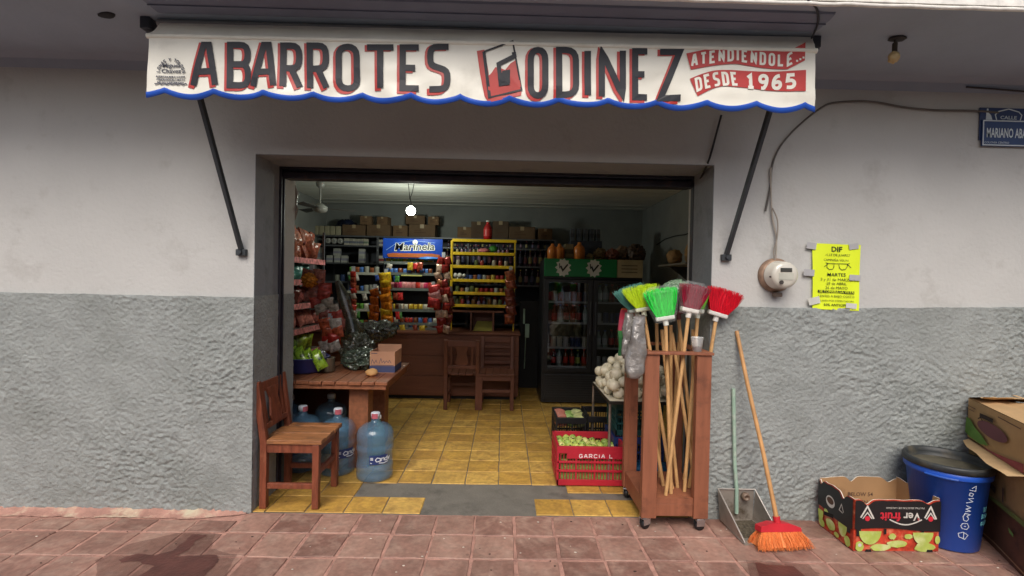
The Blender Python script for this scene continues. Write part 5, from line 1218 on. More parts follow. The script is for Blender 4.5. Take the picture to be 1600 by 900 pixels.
# ================================================================== inside the shop
# ---- the bare bulb
bp = at(642, 328, 2.54)
lb = thing('ceiling_bulb', 'lit bare bulb hanging on twisted wires from the ceiling', 'light bulb', (bp.x, 2.54, CE))
mb = MB(); mb.lathe([(0,-.062),(.026,-.057),(.048,-.037),(.054,-.008),(.047,.018),(.026,.036),(.014,.044)], c=bp, n=24)
mb.build('bulb_glass', mat('bulb_glow', (1,1,1), .4, var=0, emit=(.97,1,.88), es=9), lb)
pl = bpy.data.lights.new('bulb_light', 'POINT'); pl.energy = 12; pl.color = (.95,1,.86); pl.shadow_soft_size = .05
plo = bpy.data.objects.new('bulb_light', pl); C.objects.link(plo); plo.parent = lb; plo.location = (0, 0, bp.z - .125 - CE)
mb = MB(); z = bp.z; mb.tube([(bp.x, 2.54, z+.045), (bp.x, 2.54, z+.085)], .017, 12); mb.build('socket', mm(60,60,58,.5), lb)
mb = MB(); mb.tube([(bp.x, 2.54, z+.085), (bp.x-.015, 2.54, z+.13), (bp.x-.02, 2.54, z+.18), (bp.x-.035, 2.54, CE-.012)], .004, 6); mb.tube([(bp.x, 2.54, z+.085), (bp.x-.01, 2.54, z+.14), (bp.x+.01, 2.54, z+.19), (bp.x+.035, 2.54, CE-.012)], .004, 6)
mb.box(bp.x-.05, bp.x+.07, 2.52, 2.56, CE-.014, CE-.009); mb.build('wires', mm(40,40,38,.6), lb)
# ---- ceiling fan
fp = at(500, 326, 2.6)
fn = thing('ceiling_fan', 'white ceiling fan on a thin rod at the upper left of the shop', 'fan', (fp.x, 2.6, CE))
m_fan = mm(150,152,148,.35)
mb = MB(); mb.lathe([(.02,CE-.09),(.045,CE-.07),(.05,CE-.03),(.03,CE-.012)], c=(fp.x,2.6,0), n=20); mb.tube([(fp.x,2.6,fp.z+.05),(fp.x,2.6,CE-.08)], .011, 8); mb.build('down_rod', m_fan, fn)
mb = MB(); mb.lathe([(.02,-.05),(.07,-.035),(.085,-.01),(.085,.02),(.05,.045),(.025,.06)], c=fp, n=28); mb.build('motor', m_fan, fn)
for k in range(3):
    a = R(20+120*k); d_ = Vector((math.cos(a), math.sin(a), 0)); n_ = Vector((-d_.y, d_.x, .25)).normalized()
    mb = MB(); q = [fp+d_*.08-n_*.03, fp+d_*.4-n_*.05, fp+d_*.4+n_*.05, fp+d_*.08+n_*.03]; mb.prism(q, (0,0,.005)); mb.build('blade', mm(70,70,68,.5), fn)

# ---- counter
cz = at(700, 519, 2.87).z; ccx1 = at(811, 560, 2.87).x
ctr = thing('shop_counter', 'long dark brown wooden counter across the back of the shop', 'counter', (-1.0, 3.1, 0))
mb = MB(); mb.box(-2.6, ccx1-.01, 2.885, 3.5, .055, cz-.03, 0, .004)
for a, b in ((.06, .30), (.305, .545), (.55, cz-.035)): mb.box(-2.6, ccx1-.005, 2.872, 2.884, a, b, 0, .003)
mb.build('panel_front', m_counter, ctr)
mb = MB(); mb.box(-2.62, ccx1+.01, 2.855, 3.52, cz-.028, cz, 0, .005); mb.build('countertop', m_counter, ctr)
mb = MB(); mb.box(-2.6, ccx1-.03, 2.95, 3.45, .004, .053); mb.build('plinth', m_black, ctr)
# cubby with pale paper
tr = thing('paper_cubby', 'small dark cubby on the counter with a pale yellow paper in it', 'cubby', (at(752,505,3.1).x, 3.15, cz))
xa, xb = at(735,500,3.1).x, at(772,500,3.1).x; zt_ = at(750,488,3.1).z
mb = MB(); mb.box(xa, xa+.02, 3.05, 3.35, cz+.001, zt_); mb.box(xb-.02, xb, 3.05, 3.35, cz+.001, zt_); mb.box(xa-.25, xb+.12, 3.05, 3.38, zt_+.001, zt_+.02); mb.box(xa+.02, xb-.02, 3.33, 3.35, cz+.001, zt_); mb.build('cubby_frame', m_counter, tr)
mb = MB(); mb.prism([(xa+.04, 3.08, cz+.002), (xb-.022, 3.08, cz+.002), (xb-.022, 3.32, cz+.10), (xa+.07, 3.32, cz+.10)], (0,0,.006)); mb.build('paper', mm(196,188,96,.7), tr)

# ---- generic goods
CW = {}; ORD = ('topmost','second','third','fourth','fifth','lowest')
def bottle_mesh(h, r, body, cap, lab=None, neck=.35, name='bottle'):
    mb = MB(); pr = [(r*.8,0),(r,.01),(r,h*.18,1),(r*1.01,h*.19,1),(r*1.01,h*(.55),0),(r,h*.56),(r*.95,h*.64),(r*.5,h*.78),(r*neck,h*.84),(r*neck,h*.92,2),(r*neck*1.2,h*.925,2),(r*neck*1.2,h*.995,2),(0,h,2)]
    mb.lathe(pr, n=14); return mb.build(name, [body, lab or body, cap], link=False)
def can_mesh(h, r, body, top, name='can'):
    mb = MB(); mb.lathe([(r*.9,0,1),(r,.006),(r,h-.008),(r*.92,h,1),(r*.9,h-.003,1),(0,h-.003,1)], n=16); return mb.build(name, [body, top], link=False)
def box_mesh(w_, d_, h, m1, m2=None, name='packet', tape=None):
    mb = MB(); mb.box(-w_/2, w_/2, -d_/2, d_/2, 0, h, 0, .003)
    if m2: mb.box(-w_/2-.0005, w_/2+.0005, -d_/2-.001, d_/2, h*.3, h*.62, 1)
    return mb.build(name, [m1, m2 or m1], link=False)
def carton_mesh(w_, d_, h, m1, seed=0):
    mb = MB(); mb.box(-w_/2, w_/2, -d_/2, d_/2, 0, h, 0, .006); mb.box(-.025, .025, -d_/2-.0015, d_/2, h-.05, h+.001, 1); mb.box(-w_/2*.6, w_/2*.3, -d_/2-.001, -d_/2, h*.3, h*.4, 2); mb.box(-w_/2*.6, -w_/2*.1, -d_/2-.001, -d_/2, h*.48, h*.55, 2)
    return mb.build('carton', [m1, mm(170,150,118,.4), mm(90,66,48,.8)], link=False)
dk = [mm(58,34,52,.2), mm(44,30,44,.2), mm(70,36,44,.2), mm(40,40,56,.2), mm(84,50,40,.25)]
caps = [mm(200,190,120,.4), mm(180,60,60,.4), mm(200,200,205,.4), mm(60,60,90,.4)]
labs = [mm(150,120,140,.5), mm(120,70,80,.5), mm(170,160,110,.5), mm(90,90,120,.5)]
sauce = [bottle_mesh(.17, .027, dk[i], caps[i % 4], labs[(i+1) % 4], name='sauce_bottle') for i in range(4)]
slim = [bottle_mesh(.26, .03, dk[i], caps[(i+2) % 4], labs[i], name='wine_bottle') for i in range(4)]
cans = [can_mesh(.1, .034, mm(*c_, .35), mm(170,170,170,.3,metal=.6)) for c_ in ((150,40,40),(170,150,60),(70,90,140),(160,160,150),(60,110,70),(150,90,50))]
jars = [can_mesh(.13, .036, mm(*c_, .2), mm(*k_, .4), 'jar') for c_, k_ in (((120,84,40),(180,60,50)),((150,60,50),(200,200,190)),((90,100,60),(190,170,60)),((170,160,140),(60,80,120)))]
packs = [box_mesh(.09, .06, .12, mm(*a, .5), mm(*b, .5)) for a, b in (((190,186,174),(120,124,140)),((206,204,196),(160,70,70)),((176,170,150),(90,110,90)),((150,150,160),(60,70,120)))]
candy = []
for i, c_ in enumerate(((216,70,110),(232,150,150),(120,180,80),(230,190,60),(200,60,50),(90,130,200),(226,220,200),(140,80,50))):
    mb = MB(); mb.pillow(.065, .085, .028, Matrix.Translation((0,0,.043)), 0, 5, i); candy.append(mb.build('candy_packet', mm(*c_, .25, var=.3, vs=30), link=False))
for ms_, ws_ in ((sauce, ('plum','black-purple','wine-red','slate')), (slim, ('plum','black-purple','wine-red','slate')), (cans, ('red','ochre','blue','grey','green','orange')), (jars, ('amber','red','olive','cream')), (packs, ('grey','white','beige','blue-grey')), (candy, ('pink','pale pink','green','yellow','red','blue','cream','brown'))):
    for m__, w__ in zip(ms_, ws_): CW[m__.name] = w__
def rowof(ms, n, px0_, px1_, Y, z, name, label, cat, group, jit=.004, sc=1, depth=1, seed=1, rz=.3, skip=0):
    r = random.Random(seed); xa_ = at(px0_, 440, Y).x; xb_ = at(px1_, 440, Y).x
    for d_ in range(depth):
        for i in range(n):
            if skip and r.random() < skip: continue
            x = xa_ + (xb_-xa_)*(i+.5)/n + r.uniform(-jit, jit)
            s_ = sc*r.uniform(.94, 1.04); me = r.choice(ms); f_ = (i+.5)/n
            lab_ = (CW.get(me.name, '') + ' ' + label).strip() + (' in back' if d_ else '') + (', ' + (('at the left end', 'left of centre', 'centre', 'right of centre', 'at the right end')[int(f_*5)]) if n > 3 else '')
            solo(name, me, lab_, cat, (x, Y + d_*.08 + r.uniform(-.01,.01), z+.0005), (0,0,r.uniform(-rz,rz)), group, s_)

# ---- shelf unit along the back wall
SY = 3.9
m_shelf = mat('grey_shelf_metal', col(96,98,104), .45, metal=.2, var=.1)
su = thing('wall_shelving', 'dark grey metal shelving covering the back wall up to the stacked cartons', 'shelving', (-.9, 4.1, 0))
sx0, sx1 = at(447,400,SY).x, at(868,400,SY).x
SZs = {}
for py in (371, 386, 413.5, 443, 474, 505):
    z = at(700, py, SY).z; SZs[py] = z
    mb = MB(); mb.box(sx0, sx1, SY, SY+.42, z-.022, z, 0, .002); mb.build('shelf', m_shelf, su)
for px in (448, 506, 590, 662, 731, 805, 868):
    x = at(px, 400, SY).x; mb = MB(); mb.box(x-.016, x+.016, SY-.006, SY-.001, .005, SZs[371], 0, .001); mb.box(x-.016, x+.016, SY+.42, SY+.425, .005, SZs[371]); mb.build('upright', m_shelf, su)
mb = MB(); mb.box(sx0, sx1, SY+.426, SY+.43, .3, SZs[371]); mb.build('back_sheet', mm(70,72,80,.6), su)
# goods left bay
mb = MB(); mb.lathe([(.025,0),(.055,0),(.056,.1),(.025,.1),(.0245,.0)], n=20); roll = mb.build('paper_roll', mm(176,176,172,.8), link=False)
z = SZs[386]
for i in range(3):
    solo('paper_roll', roll, '%s white paper roll lying end-on on the top left shelf' % ('left','middle','right')[i], 'paper roll', (at(513+i*9.5, 380, SY+.05).x, SY+.02, z+.056), (R(-90), 0, 0), 'paper rolls on the top left shelf', .72)
rowof(packs[:1]+packs[2:3], 5, 538, 575, SY+.06, z, 'packet', 'packet beside the paper rolls', 'packet', 'packets beside the paper rolls', sc=.78)
rowof(packs, 2, 593, 600, SY+.06, z, 'packet', 'packet left of the blue display header', 'packet', 'packets by the blue header', sc=.7)
z = SZs[413.5]; wb_ = box_mesh(.085, .08, .10, mm(186,186,180,.6), mm(150,150,170,.6), 'white_box')
for px, k, lb_ in ((501,2.2,'tall white box at the left of the second shelf'), (516,1,'low white box second from the left on the second shelf'), (528,1,'white box under another one on the second shelf'), (539,1,'printed white box right of the stacked pair'), (566,1,'lower white box of the right stack on the second shelf')):
    solo('white_box', wb_, lb_, 'box', (at(px, 400, SY+.08).x, SY+.08, z+.0005), (0,0,.05), None, (1, 1, k))
solo('white_box', wb_, 'upper white box of the left stack on the second shelf', 'box', (at(527, 400, SY+.08).x, SY+.08, z+.102), (0,0,-.1)); solo('white_box', wb_, 'upper white box of the right stack on the second shelf', 'box', (at(566, 400, SY+.08).x, SY+.08, z+.102), (0,0,.1))
rowof(jars+cans, 8, 512, 588, SY+.1, SZs[443], 'jar', 'jar on the third shelf of the left bay', 'jar', 'jars on the third shelf of the left bay', skip=.2)
rowof(packs, 4, 452, 490, SY+.1, SZs[413.5], 'packet', 'packet, far left of the back shelving', 'packet', 'packets at the far left of the shelving', sc=1.1)
rowof(packs+jars, 4, 595, 612, SY+.1, SZs[413.5], 'jar', 'container in the gap left of the stand', 'jar', 'containers left of the display stand', sc=.9)
# right bay
for py, ms, n, lb_, cc, s_ in ((386, sauce, 6, 'small bottle, top shelf left of the cooler', 'bottles top shelf by the cooler', .62), (413.5, slim, 7, 'tall bottle, second shelf left of the cooler', 'bottles second shelf by the cooler', .92), (443, slim, 6, 'bottle, third shelf left of the cooler', 'bottles third shelf by the cooler', .9)):
    rowof(ms, n, 808, 864, SY+.05, SZs[py], 'bottle', lb_, 'bottle', cc, sc=s_, seed=int(py))
# behind the yellow rack, between
for py, ms, n, s_ in ((386, sauce, 10, .6), (413.5, slim, 13, .9), (443, jars, 10, .9), (474, cans, 10, 1)):
    rowof(ms, n, 694, 802, SY+.07, SZs[py], 'bottle', 'item on the %s shelf behind the yellow rack' % ORD[[386,413.5,443,474].index(py)], 'bottle', 'bottles behind the yellow rack', sc=s_, seed=int(py)+2)
# cartons on top
cm = [carton_mesh(.26, .28, .2, mm(118,92,66,.85,var=.15)), carton_mesh(.34, .3, .16, mm(104,82,60,.85,var=.15)), carton_mesh(.22, .25, .24, mm(92,74,58,.85,var=.2))]
zt_ = SZs[371]
def ctn(px, k, z, lb_, rz=0, s=1): solo('carton', cm[k], lb_, 'carton', (at(px, 360, SY+.16).x, SY+.16, z+.001), (0,0,rz), None, s)
ctn(557, 1, zt_, 'brown carton at the left end of the row on top of the shelving', .04, .95); ctn(596, 1, zt_, 'second carton of the lower row on top of the shelving', -.03, 1); ctn(628, 0, zt_, 'carton behind the bulb wires on top of the shelving', 0, .8); ctn(662, 1, zt_, 'long carton above the blue display header', .02, 1.1)
ctn(573, 0, zt_+.165, 'upper carton over the left pair on top of the shelving', .1, .62); ctn(600, 0, zt_+.165, 'small upper carton left of the bulb', -.1, .6); ctn(650, 1, zt_+.182, 'upper carton right of the bulb', .06, .8); ctn(678, 0, zt_+.182, 'upper carton at the right end above the blue header', 0, .6)
ctn(727, 0, zt_, 'small brown carton left of the red bottle above the yellow rack', 0, .8); ctn(748, 2, zt_, 'tall dark carton behind the red bottle', .05, 1); ctn(783, 2, zt_, 'tall brown carton right of the red bottle', -.05, 1.05); ctn(815, 1, zt_, 'wide brown carton above the bottle shelves', .02, 1.1); ctn(850, 0, zt_, 'dark carton at the right end of the shelving top', .1, .8)
mb = MB()
mb.box(-.035,.035,-.08,.08,0,.13,0,.008); tp = mb.build('tissue_pack', [mm(168,162,136,.6)], link=False)
for i in range(5): solo('tissue_pack', tp, 'pale wrapped pack, %s from the left, on top of the left shelving' % ('first','second','third','fourth','fifth')[i], 'pack', (at(496+i*8.6, 364, SY+.08).x, SY+.1, zt_+.001), (0,0,0), 'pale packs on the left shelving top')
for i, px in enumerate((462, 476, 540)):
    mb = MB(); mb.blob((0,0,.1), (.16,.12,.15), 4, .35, 2.5, i+40, flat=0, ridge=True); solo('dark_bag', mb.build('dark_bag', mm(30,38,66,.35,var=.3), link=False), ('dark blue bag on top of the shelving, far left', 'dark blue bag second from the left on top of the shelving', 'dark bag between the pale packs and the cartons')[i], 'bag', (at(px, 364, SY+.2).x, SY+.25, zt_+.001))

# ---- snack display stand
DY = 3.06
ds = thing('display_stand', 'snack display stand on the counter under a bright blue branded header', 'display stand', (at(643,500,DY).x, DY+.15, cz))
dx0, dx1 = at(598,450,DY).x, at(690,450,DY).x
hz1, hz0 = at(643,373,DY).z, at(643,404,DY).z
mb = MB(); mb.box(dx0-.005, dx1+.005, DY-.012, DY+.03, hz0, hz1, 0, .004); hd = mb.build('header_sign', mat('header_blue', col(26,70,170), .25, var=.1, coat=.5), ds)
mb = MB(); mb.prism([(dx0+.07, DY-.022, hz0+.015), (dx1-.05, DY-.022, hz0+.015), (dx1-.02, DY-.022, hz0+.05), (dx1-.12, DY-.022, hz0+.065), (dx0+.12, DY-.022, hz0+.065), (dx0+.05, DY-.022, hz0+.05)], (0,.009,0)); mb.build('header_banner', mm(176,96,50,.35), hd)
cx_ = (dx0+dx1)/2; 
mb = MB(); text(mb, 'Marinela', (cx_+.02, DY-.0135, hz0+.105), (1,.0,.03), (0.15,0,1), .13, 0, 1.12, 'CENTER', .06); mb.blob((cx_+.03, DY-.012, hz0+.205), (.035,.0015,.032), 2, 0); mb.build('header_outline', mm(240,240,225,.4), hd)
mb = MB(); text(mb, 'Marinela', (cx_+.02, DY-.0165, hz0+.107), (1,.0,.03), (0.15,0,1), .13, 0, 1.12, 'CENTER', .008); mb.build('header_lettering', mm(20,22,40,.4), hd)
mb = MB(); mb.tube([(cx_-.33, DY-.014, hz0+.10), (cx_-.2, DY-.014, hz0+.19), (cx_, DY-.014, hz0+.225), (cx_+.28, DY-.014, hz0+.2)], .003, 5); mb.build('header_swoosh', mm(150,190,235,.4), hd)
mb = MB()
for x in (dx0+.01, dx1-.01): mb.tube([(x, DY+.32, cz+.001), (x, DY+.32, hz0)], .009, 6); mb.tube([(x, DY+.02, cz+.001), (x, DY+.02, hz0)], .009, 6)
mb.build('side_frame', mm(46,50,60,.4,metal=.5), ds)
mb = MB(); mb.box(dx0, dx1, DY+.325, DY+.33, cz+.01, hz0); mb.build('back_panel', mm(36,40,48,.5), ds)
rows_ = [(410,'yellow'), (427,'mix'), (451,'pink'), (484,'pale'), (505,'dark'), (523,'pale2')]
pal = {'yellow': [3,6,3,2], 'mix': [7,5,4], 'pink': [0,1,0,1,2,4], 'pale': [6,3,6,7], 'dark': [7,4,5,6], 'pale2': [6,6,1,5,3]}
for k, (py, nm) in enumerate(rows_):
    z = at(643, py, DY+.02).z if py < 520 else cz+.02
    mb = MB(); mb.box(dx0+.01, dx1-.01, DY+.02, DY+.32, z-.006, z); mb.box(dx0+.01, dx1-.01, DY+.012, DY+.0195, z-.026, z+.008); mb.build('shelf', mm(120,128,124,.4,metal=.3), ds)
    rowof([candy[i] for i in pal[nm]], 11, 602, 676 if k < 3 else 684, DY+.055, z, 'candy_packet', 'snack packet, %s shelf of the blue-headed stand' % ORD[k], 'snack packet', 'snack packets on shelf %d of the stand' % (k+1), sc=.95 if nm in ('pink',) else (.7 if k in (0,1) else .82), depth=2, seed=k+3, rz=.5)
z = at(665, 404, DY).z
mb = MB(); mb.blob((0,0,0), (.13,.04,.022), 3, .25, 3, 6, ridge=True); solo('blue_packet', mb.build('blue_packet', mm(60,130,214,.25,var=.2), link=False), 'bright blue crumpled packet hung under the right side of the blue header', 'packet', (at(672,404,DY).x, DY-.03, z))
mb = MB(); mb.box(-.13,.13,-.004,.004,-.008,.008,0,.002); solo('price_strip', mb.build('price_strip', mm(206,206,120,.4), link=False), 'pale yellow strip across the display stand between the top shelves', 'strip', (at(643,430.5,DY).x, DY+.006, at(643,430.5,DY).z))

# ---- low rack left of the stand
LY = 3.1
lr = thing('side_rack', 'narrow rack with white shelf edges left of the display stand', 'rack', (at(568,500,LY).x, LY+.15, cz))
lx0_, lx1_ = at(543,450,LY).x, at(596,450,LY).x
for py in (427, 456, 484, 510):
    z = at(570, py, LY).z; mb = MB(); mb.box(lx0_, lx1_, LY, LY+.28, z-.006, z); mb.box(lx0_, lx1_, LY-.006, LY-.0005, z-.02, z+.012); mb.build('shelf', mm(176,178,166,.4), lr)
    rowof([candy[i] for i in (6,6,2,5,7)]+cans[3:4], 6, 546, 592, LY+.05, z, 'candy_packet', 'packet, %s shelf of the narrow white-edged rack' % ORD[[427,456,484,510].index(py)], 'snack packet', 'packets on the narrow rack', sc=.9, seed=py)
mb = MB(); mb.box(lx0_, lx1_, LY+.281, LY+.29, cz+.001, at(570,425,LY).z); 
for x in (lx0_, lx1_-.012): mb.box(x, x+.012, LY, LY+.28, cz+.001, at(570,425,LY).z)
mb.build('rack_frame', mm(60,62,66,.5), lr)

# ---- yellow rack
YY = 3.14
yr = thing('yellow_rack', 'rack with six bright yellow shelf edges standing on the counter', 'rack', (at(755,450,YY).x, YY+.15, cz))
m_yel = mat('yellow_strip', col(222,186,34), .4, var=.12, vs=12, dirt=col(190,150,30), dirts=9, dirtt=.6)
ypy = [376, 396.5, 417, 438.5, 458.5, 478]; yx0, yx1 = at(707,440,YY).x, at(804,440,YY).x
for k, py in enumerate(ypy):
    z = at(755, py, YY).z; a = yx0 - (.01 if k == 0 else 0); b = at((806, 803, 802, 799, 796, 793)[k], 440, YY).x
    mb = MB(); mb.box(a, b, YY-.008, YY, z-.02, z+.018, 0, .004); mb.build('shelf_edge', m_yel, yr)
    mb = MB(); mb.box(yx0, b, YY+.0005, YY+.26, z-.02, z-.012); mb.build('shelf', mm(70,62,66,.5), yr)
    if k:
        ms, n, s_, lbk = [None, (sauce, 13, .72, 'sauce bottle'), (jars, 9, .75, 'small jar'), (cans, 12, .85, 'small can'), (cans+jars, 11, .8, 'small tin'), (jars+sauce, 10, .75, 'jar')][k]
        rowof(ms, n, 711, 795, YY+.06, z-.012, lbk.split()[-1] if k != 1 else 'sauce_bottle', lbk + ', %s shelf of the yellow rack' % ('', 'second', 'third', 'fourth', 'fifth', 'lowest')[k], ('', 'bottle', 'jar', 'can', 'tin', 'jar')[k], 'goods on the %s yellow shelf' % ('', 'second', 'third', 'fourth', 'fifth', 'lowest')[k], sc=s_, seed=k+50, depth=1, skip=(.5 if k == 2 else 0))
mb = MB()
zt2 = at(755,374,YY).z
mb.box(yx0-.03, yx0-.006, YY-.006, YY+.02, at(705,455,YY).z, zt2-.02, 0, .003); mb.box(yx1-.012, yx1+.004, YY+.001, YY+.02, cz+.001, zt2); mb.box(yx0-.012, yx0+.0, YY+.001, YY+.02, cz+.001, zt2)
mb.build('rack_post', m_yel, yr)
for i, px in enumerate((711, 718, 725)):
    mb = MB(); mb.lathe([(0,0),(.03,.003),(.034,.02),(.03,.04),(0,.043)], n=16); solo('white_tub', mb.build('white_tub', mm(216,216,206,.4), link=False), ('first','second','third')[i] + ' small white tub at the left of the third yellow shelf', 'tub', (at(px,427,YY).x, YY+.02, at(px,430,YY).z), (R(-90),0,0), None, (.9,.9,.9) if i < 2 else (.6,.6,.6))
mb = MB(); mb.blob((0,0,.04), (.06,.05,.05), 3, .3, 3, 5, flat=0); solo('green_bag', mb.build('green_bag', mm(60,130,50,.4,var=.3), link=False), 'small green bag on the top yellow shelf', 'bag', (at(771,388,YY+.08).x, YY+.08, at(771,394,YY).z))
mb = MB(); mb.blob((0,0,.02), (.08,.04,.03), 3, .4, 3, 8, flat=0); solo('pink_packet', mb.build('pink_packet', mm(206,120,120,.4,var=.3), link=False), 'pinkish packet lying left of the green bag on the top yellow shelf', 'packet', (at(756,390,YY+.05).x, YY+.05, at(771,394,YY).z))
rb_ = bottle_mesh(.25, .055, mm(170,24,28,.25), mm(210,210,205,.4), mm(190,50,50,.4), .4, 'red_bottle'); solo('red_bottle', rb_, 'red bottle with a white cap on top of the yellow rack', 'bottle', (at(762,371,YY+.1).x, YY+.1, zt2+.004))
mb = MB(); mb.box(-.07,.07,-.06,.06,0,.004); solo('top_sheet', mb.build('top_sheet', mm(80,70,60,.6), link=False), 'thin board under the red bottle on the yellow rack', 'board', (at(762,371,YY+.1).x, YY+.1, zt2))

# ---- hanging strips of snack bags (each strip hangs from one clip)
def strip(label, top, bot, n, w_, h_, mats, rz=0, stagger=.0, name='snack_strip', wid=1, seed=0):
    top = Vector(top); bot = Vector(bot); t = thing(name, label, 'snack strip', top); r = random.Random(seed)
    mb = MB(); mb.tube([top+Vector((0,.01,.06)), top, bot], .003, 5); mb.box(top.x-.02, top.x+.02, top.y-.004, top.y+.008, top.z, top.z+.06); mb.build('hanger', mm(180,184,190,.4), t)
    for i in range(n):
        for j in range(wid):
            p = top.lerp(bot, (i+.5)/n) + Vector(((j-(wid-1)/2)*w_*.8 + r.uniform(-stagger,stagger), -.012-.012*j + r.uniform(-.01,.01), 0))
            M = Matrix.Translation(p) @ Matrix.Rotation(R(rz)+r.uniform(-.35,.35), 4, 'Z') @ Matrix.Rotation(r.uniform(-.3,.3), 4, 'Y') @ Matrix.Rotation(r.uniform(.05,.35), 4, 'X')
            mb = MB(); mb.pillow(w_, h_, min(w_, h_)*.45, M, 0, 7, i+seed); mb.build('snack_bag', r.choice(mats), t)
    return t
def foil(r_, g_, b_, mtl=.25, v=.55): return mm(r_, g_, b_, .18, var=v, vs=34, metal=mtl, bump=.5, bs=18)
strip('bright orange and gold strip of snack bags left of the display stand', at(603,428,2.75), at(603,505,2.75), 7, .15, .12, [foil(230,130,30), foil(240,180,40), foil(214,60,30)], seed=1, stagger=.012)
strip('shorter reddish orange strip of snack bags beside the bright gold strip', at(586,452,2.85), at(584,500,2.85), 4, .13, .11, [foil(190,80,30), foil(206,110,40)], seed=2)
strip('slim red and white strip hanging above the narrow rack', at(552,424,2.8), at(553,502,2.8), 9, .075, .07, [foil(190,60,50), foil(214,200,190), foil(150,70,50)], seed=3)
strip('small orange strip at the left edge of the narrow rack', at(541,470,2.7), at(543,505,2.7), 4, .09, .08, [foil(200,120,60), foil(160,80,40)], seed=4)
strip('ragged red and pink strip over the right side of the display stand', at(693,402,2.8), at(690,520,2.8), 10, .09, .10, [foil(170,56,52), foil(206,176,156), foil(136,46,42), foil(176,116,80)], seed=5, stagger=.03, wid=2)
strip('pink and white bag cluster bulging left of the ragged red strip', at(677,448,2.74), at(676,478,2.74), 3, .15, .13, [foil(216,150,150), foil(190,60,60)], seed=6, stagger=.03)
strip('brown strip of dried chilli bags at the right end of the yellow rack', at(798,424,2.9), at(797,505,2.9), 6, .13, .13, [foil(130,66,44), foil(150,84,56), foil(106,52,40)], seed=7, stagger=.01)
strip('dark maroon strip hanging between the stand and the yellow rack', at(704,455,2.9), at(698,515,2.9), 5, .1, .11, [foil(110,50,44), foil(140,70,60)], seed=8, stagger=.02)
strip('leaning strip of red and white snack bags hanging near the left jamb', at(487,424,1.5), at(527,520,1.5), 9, .12, .105, [foil(164,66,58,.1), foil(170,160,148,.1), foil(136,58,52,.1), foil(150,90,80,.1)], seed=9, stagger=.025, wid=2)
strip('strip of red bags at the foot of the leaning strip', at(516,500,1.45), at(520,546,1.45), 4, .12, .11, [foil(176,52,44,.1), foil(190,90,60,.1), foil(190,180,170,.1)], seed=10, stagger=.03, wid=2)
mb = MB(); mb.blob((0,0,0), (.07,.05,.06), 4, .45, 3.4, 3, ridge=True); solo('gold_bag', mb.build('gold_bag', foil(206,130,40), link=False), 'orange-gold bag at the top of the leaning strip', 'bag', at(484,438,1.45))
mb = MB(); a = at(527,440,1.62); b = at(552,520,1.62); mb.tube([a, a.lerp(b,.3)+Vector((0,0,.01)), a.lerp(b,.7), b], [.02,.045,.055,.07], 14)
for v in mb.v: v += Vector((1,0,1))*.025*noise.noise(v*14)
tag(mb.build('film_roll', m_cbag), 'long smoky plastic film hanging behind the leaning strip', 'plastic film')
for i, (px, py, Y, s_, c_) in enumerate(((578,520,2.2,.16,(70,72,66)), (600,515,2.3,.13,(80,84,76)), (545,515,1.9,.15,(84,86,74)))):
    mb = MB(); mb.blob((0,0,0), (s_, s_*.6, s_*.75), 4, .35, 2.6, i+60, ridge=True); solo('hanging_bag', mb.build('hanging_bag', mat('film_%d' % i, col(*c_), .15, var=.3, vs=9, bump=.8, bs=20, spec=1, alpha=.8), link=False), ('smoky bag hanging behind the table, middle', 'smoky bag hanging in front of the lower display shelves', 'smoky bag hanging just right of the leaning strip')[i], 'bag', at(px, py, Y))

# ---- rack against the left wall
WX0, WX1, WY0, WY1 = -2.55, -2.03, 1.35, 2.45
wr = thing('side_shelving', 'shelving of snack bags along the left wall with red and white shelf edging', 'shelving', (-2.3, 1.9, 0))
wz = [.70, .95, 1.20, 1.44, 1.66]
for z in wz:
    mb = MB(); mb.box(WX0, WX1, WY0, WY1, z-.012, z); mb.build('shelf', mm(110,92,86,.6), wr)
    mb = MB(); mb.box(WX1, WX1+.006, WY0, WY1, z-.045, z+.01); mb.box(WX0, WX1, WY0-.006, WY0-.0005, z-.045, z+.01); mb.build('shelf_edging', mat('red_white_edging_%d' % int(z*100), col(206,130,130), .5, var=.6, vs=28), wr)
mb = MB()
for x, y in ((WX0, WY0), (WX1-.02, WY0), (WX1-.02, WY1-.02), (WX0, WY1-.02)): mb.box(x, x+.02, y+.001, y+.02, .005, 1.98)
mb.build('rack_frame', m_shelf, wr)
bagc = {0: [(90,120,60), (150,170,60)], 1: [(150,80,72), (190,120,110)], 2: [(146,74,70), (176,156,146), (110,58,54)], 3: [(80,140,130), (100,160,150)], 4: [(150,84,66), (166,100,80)]}
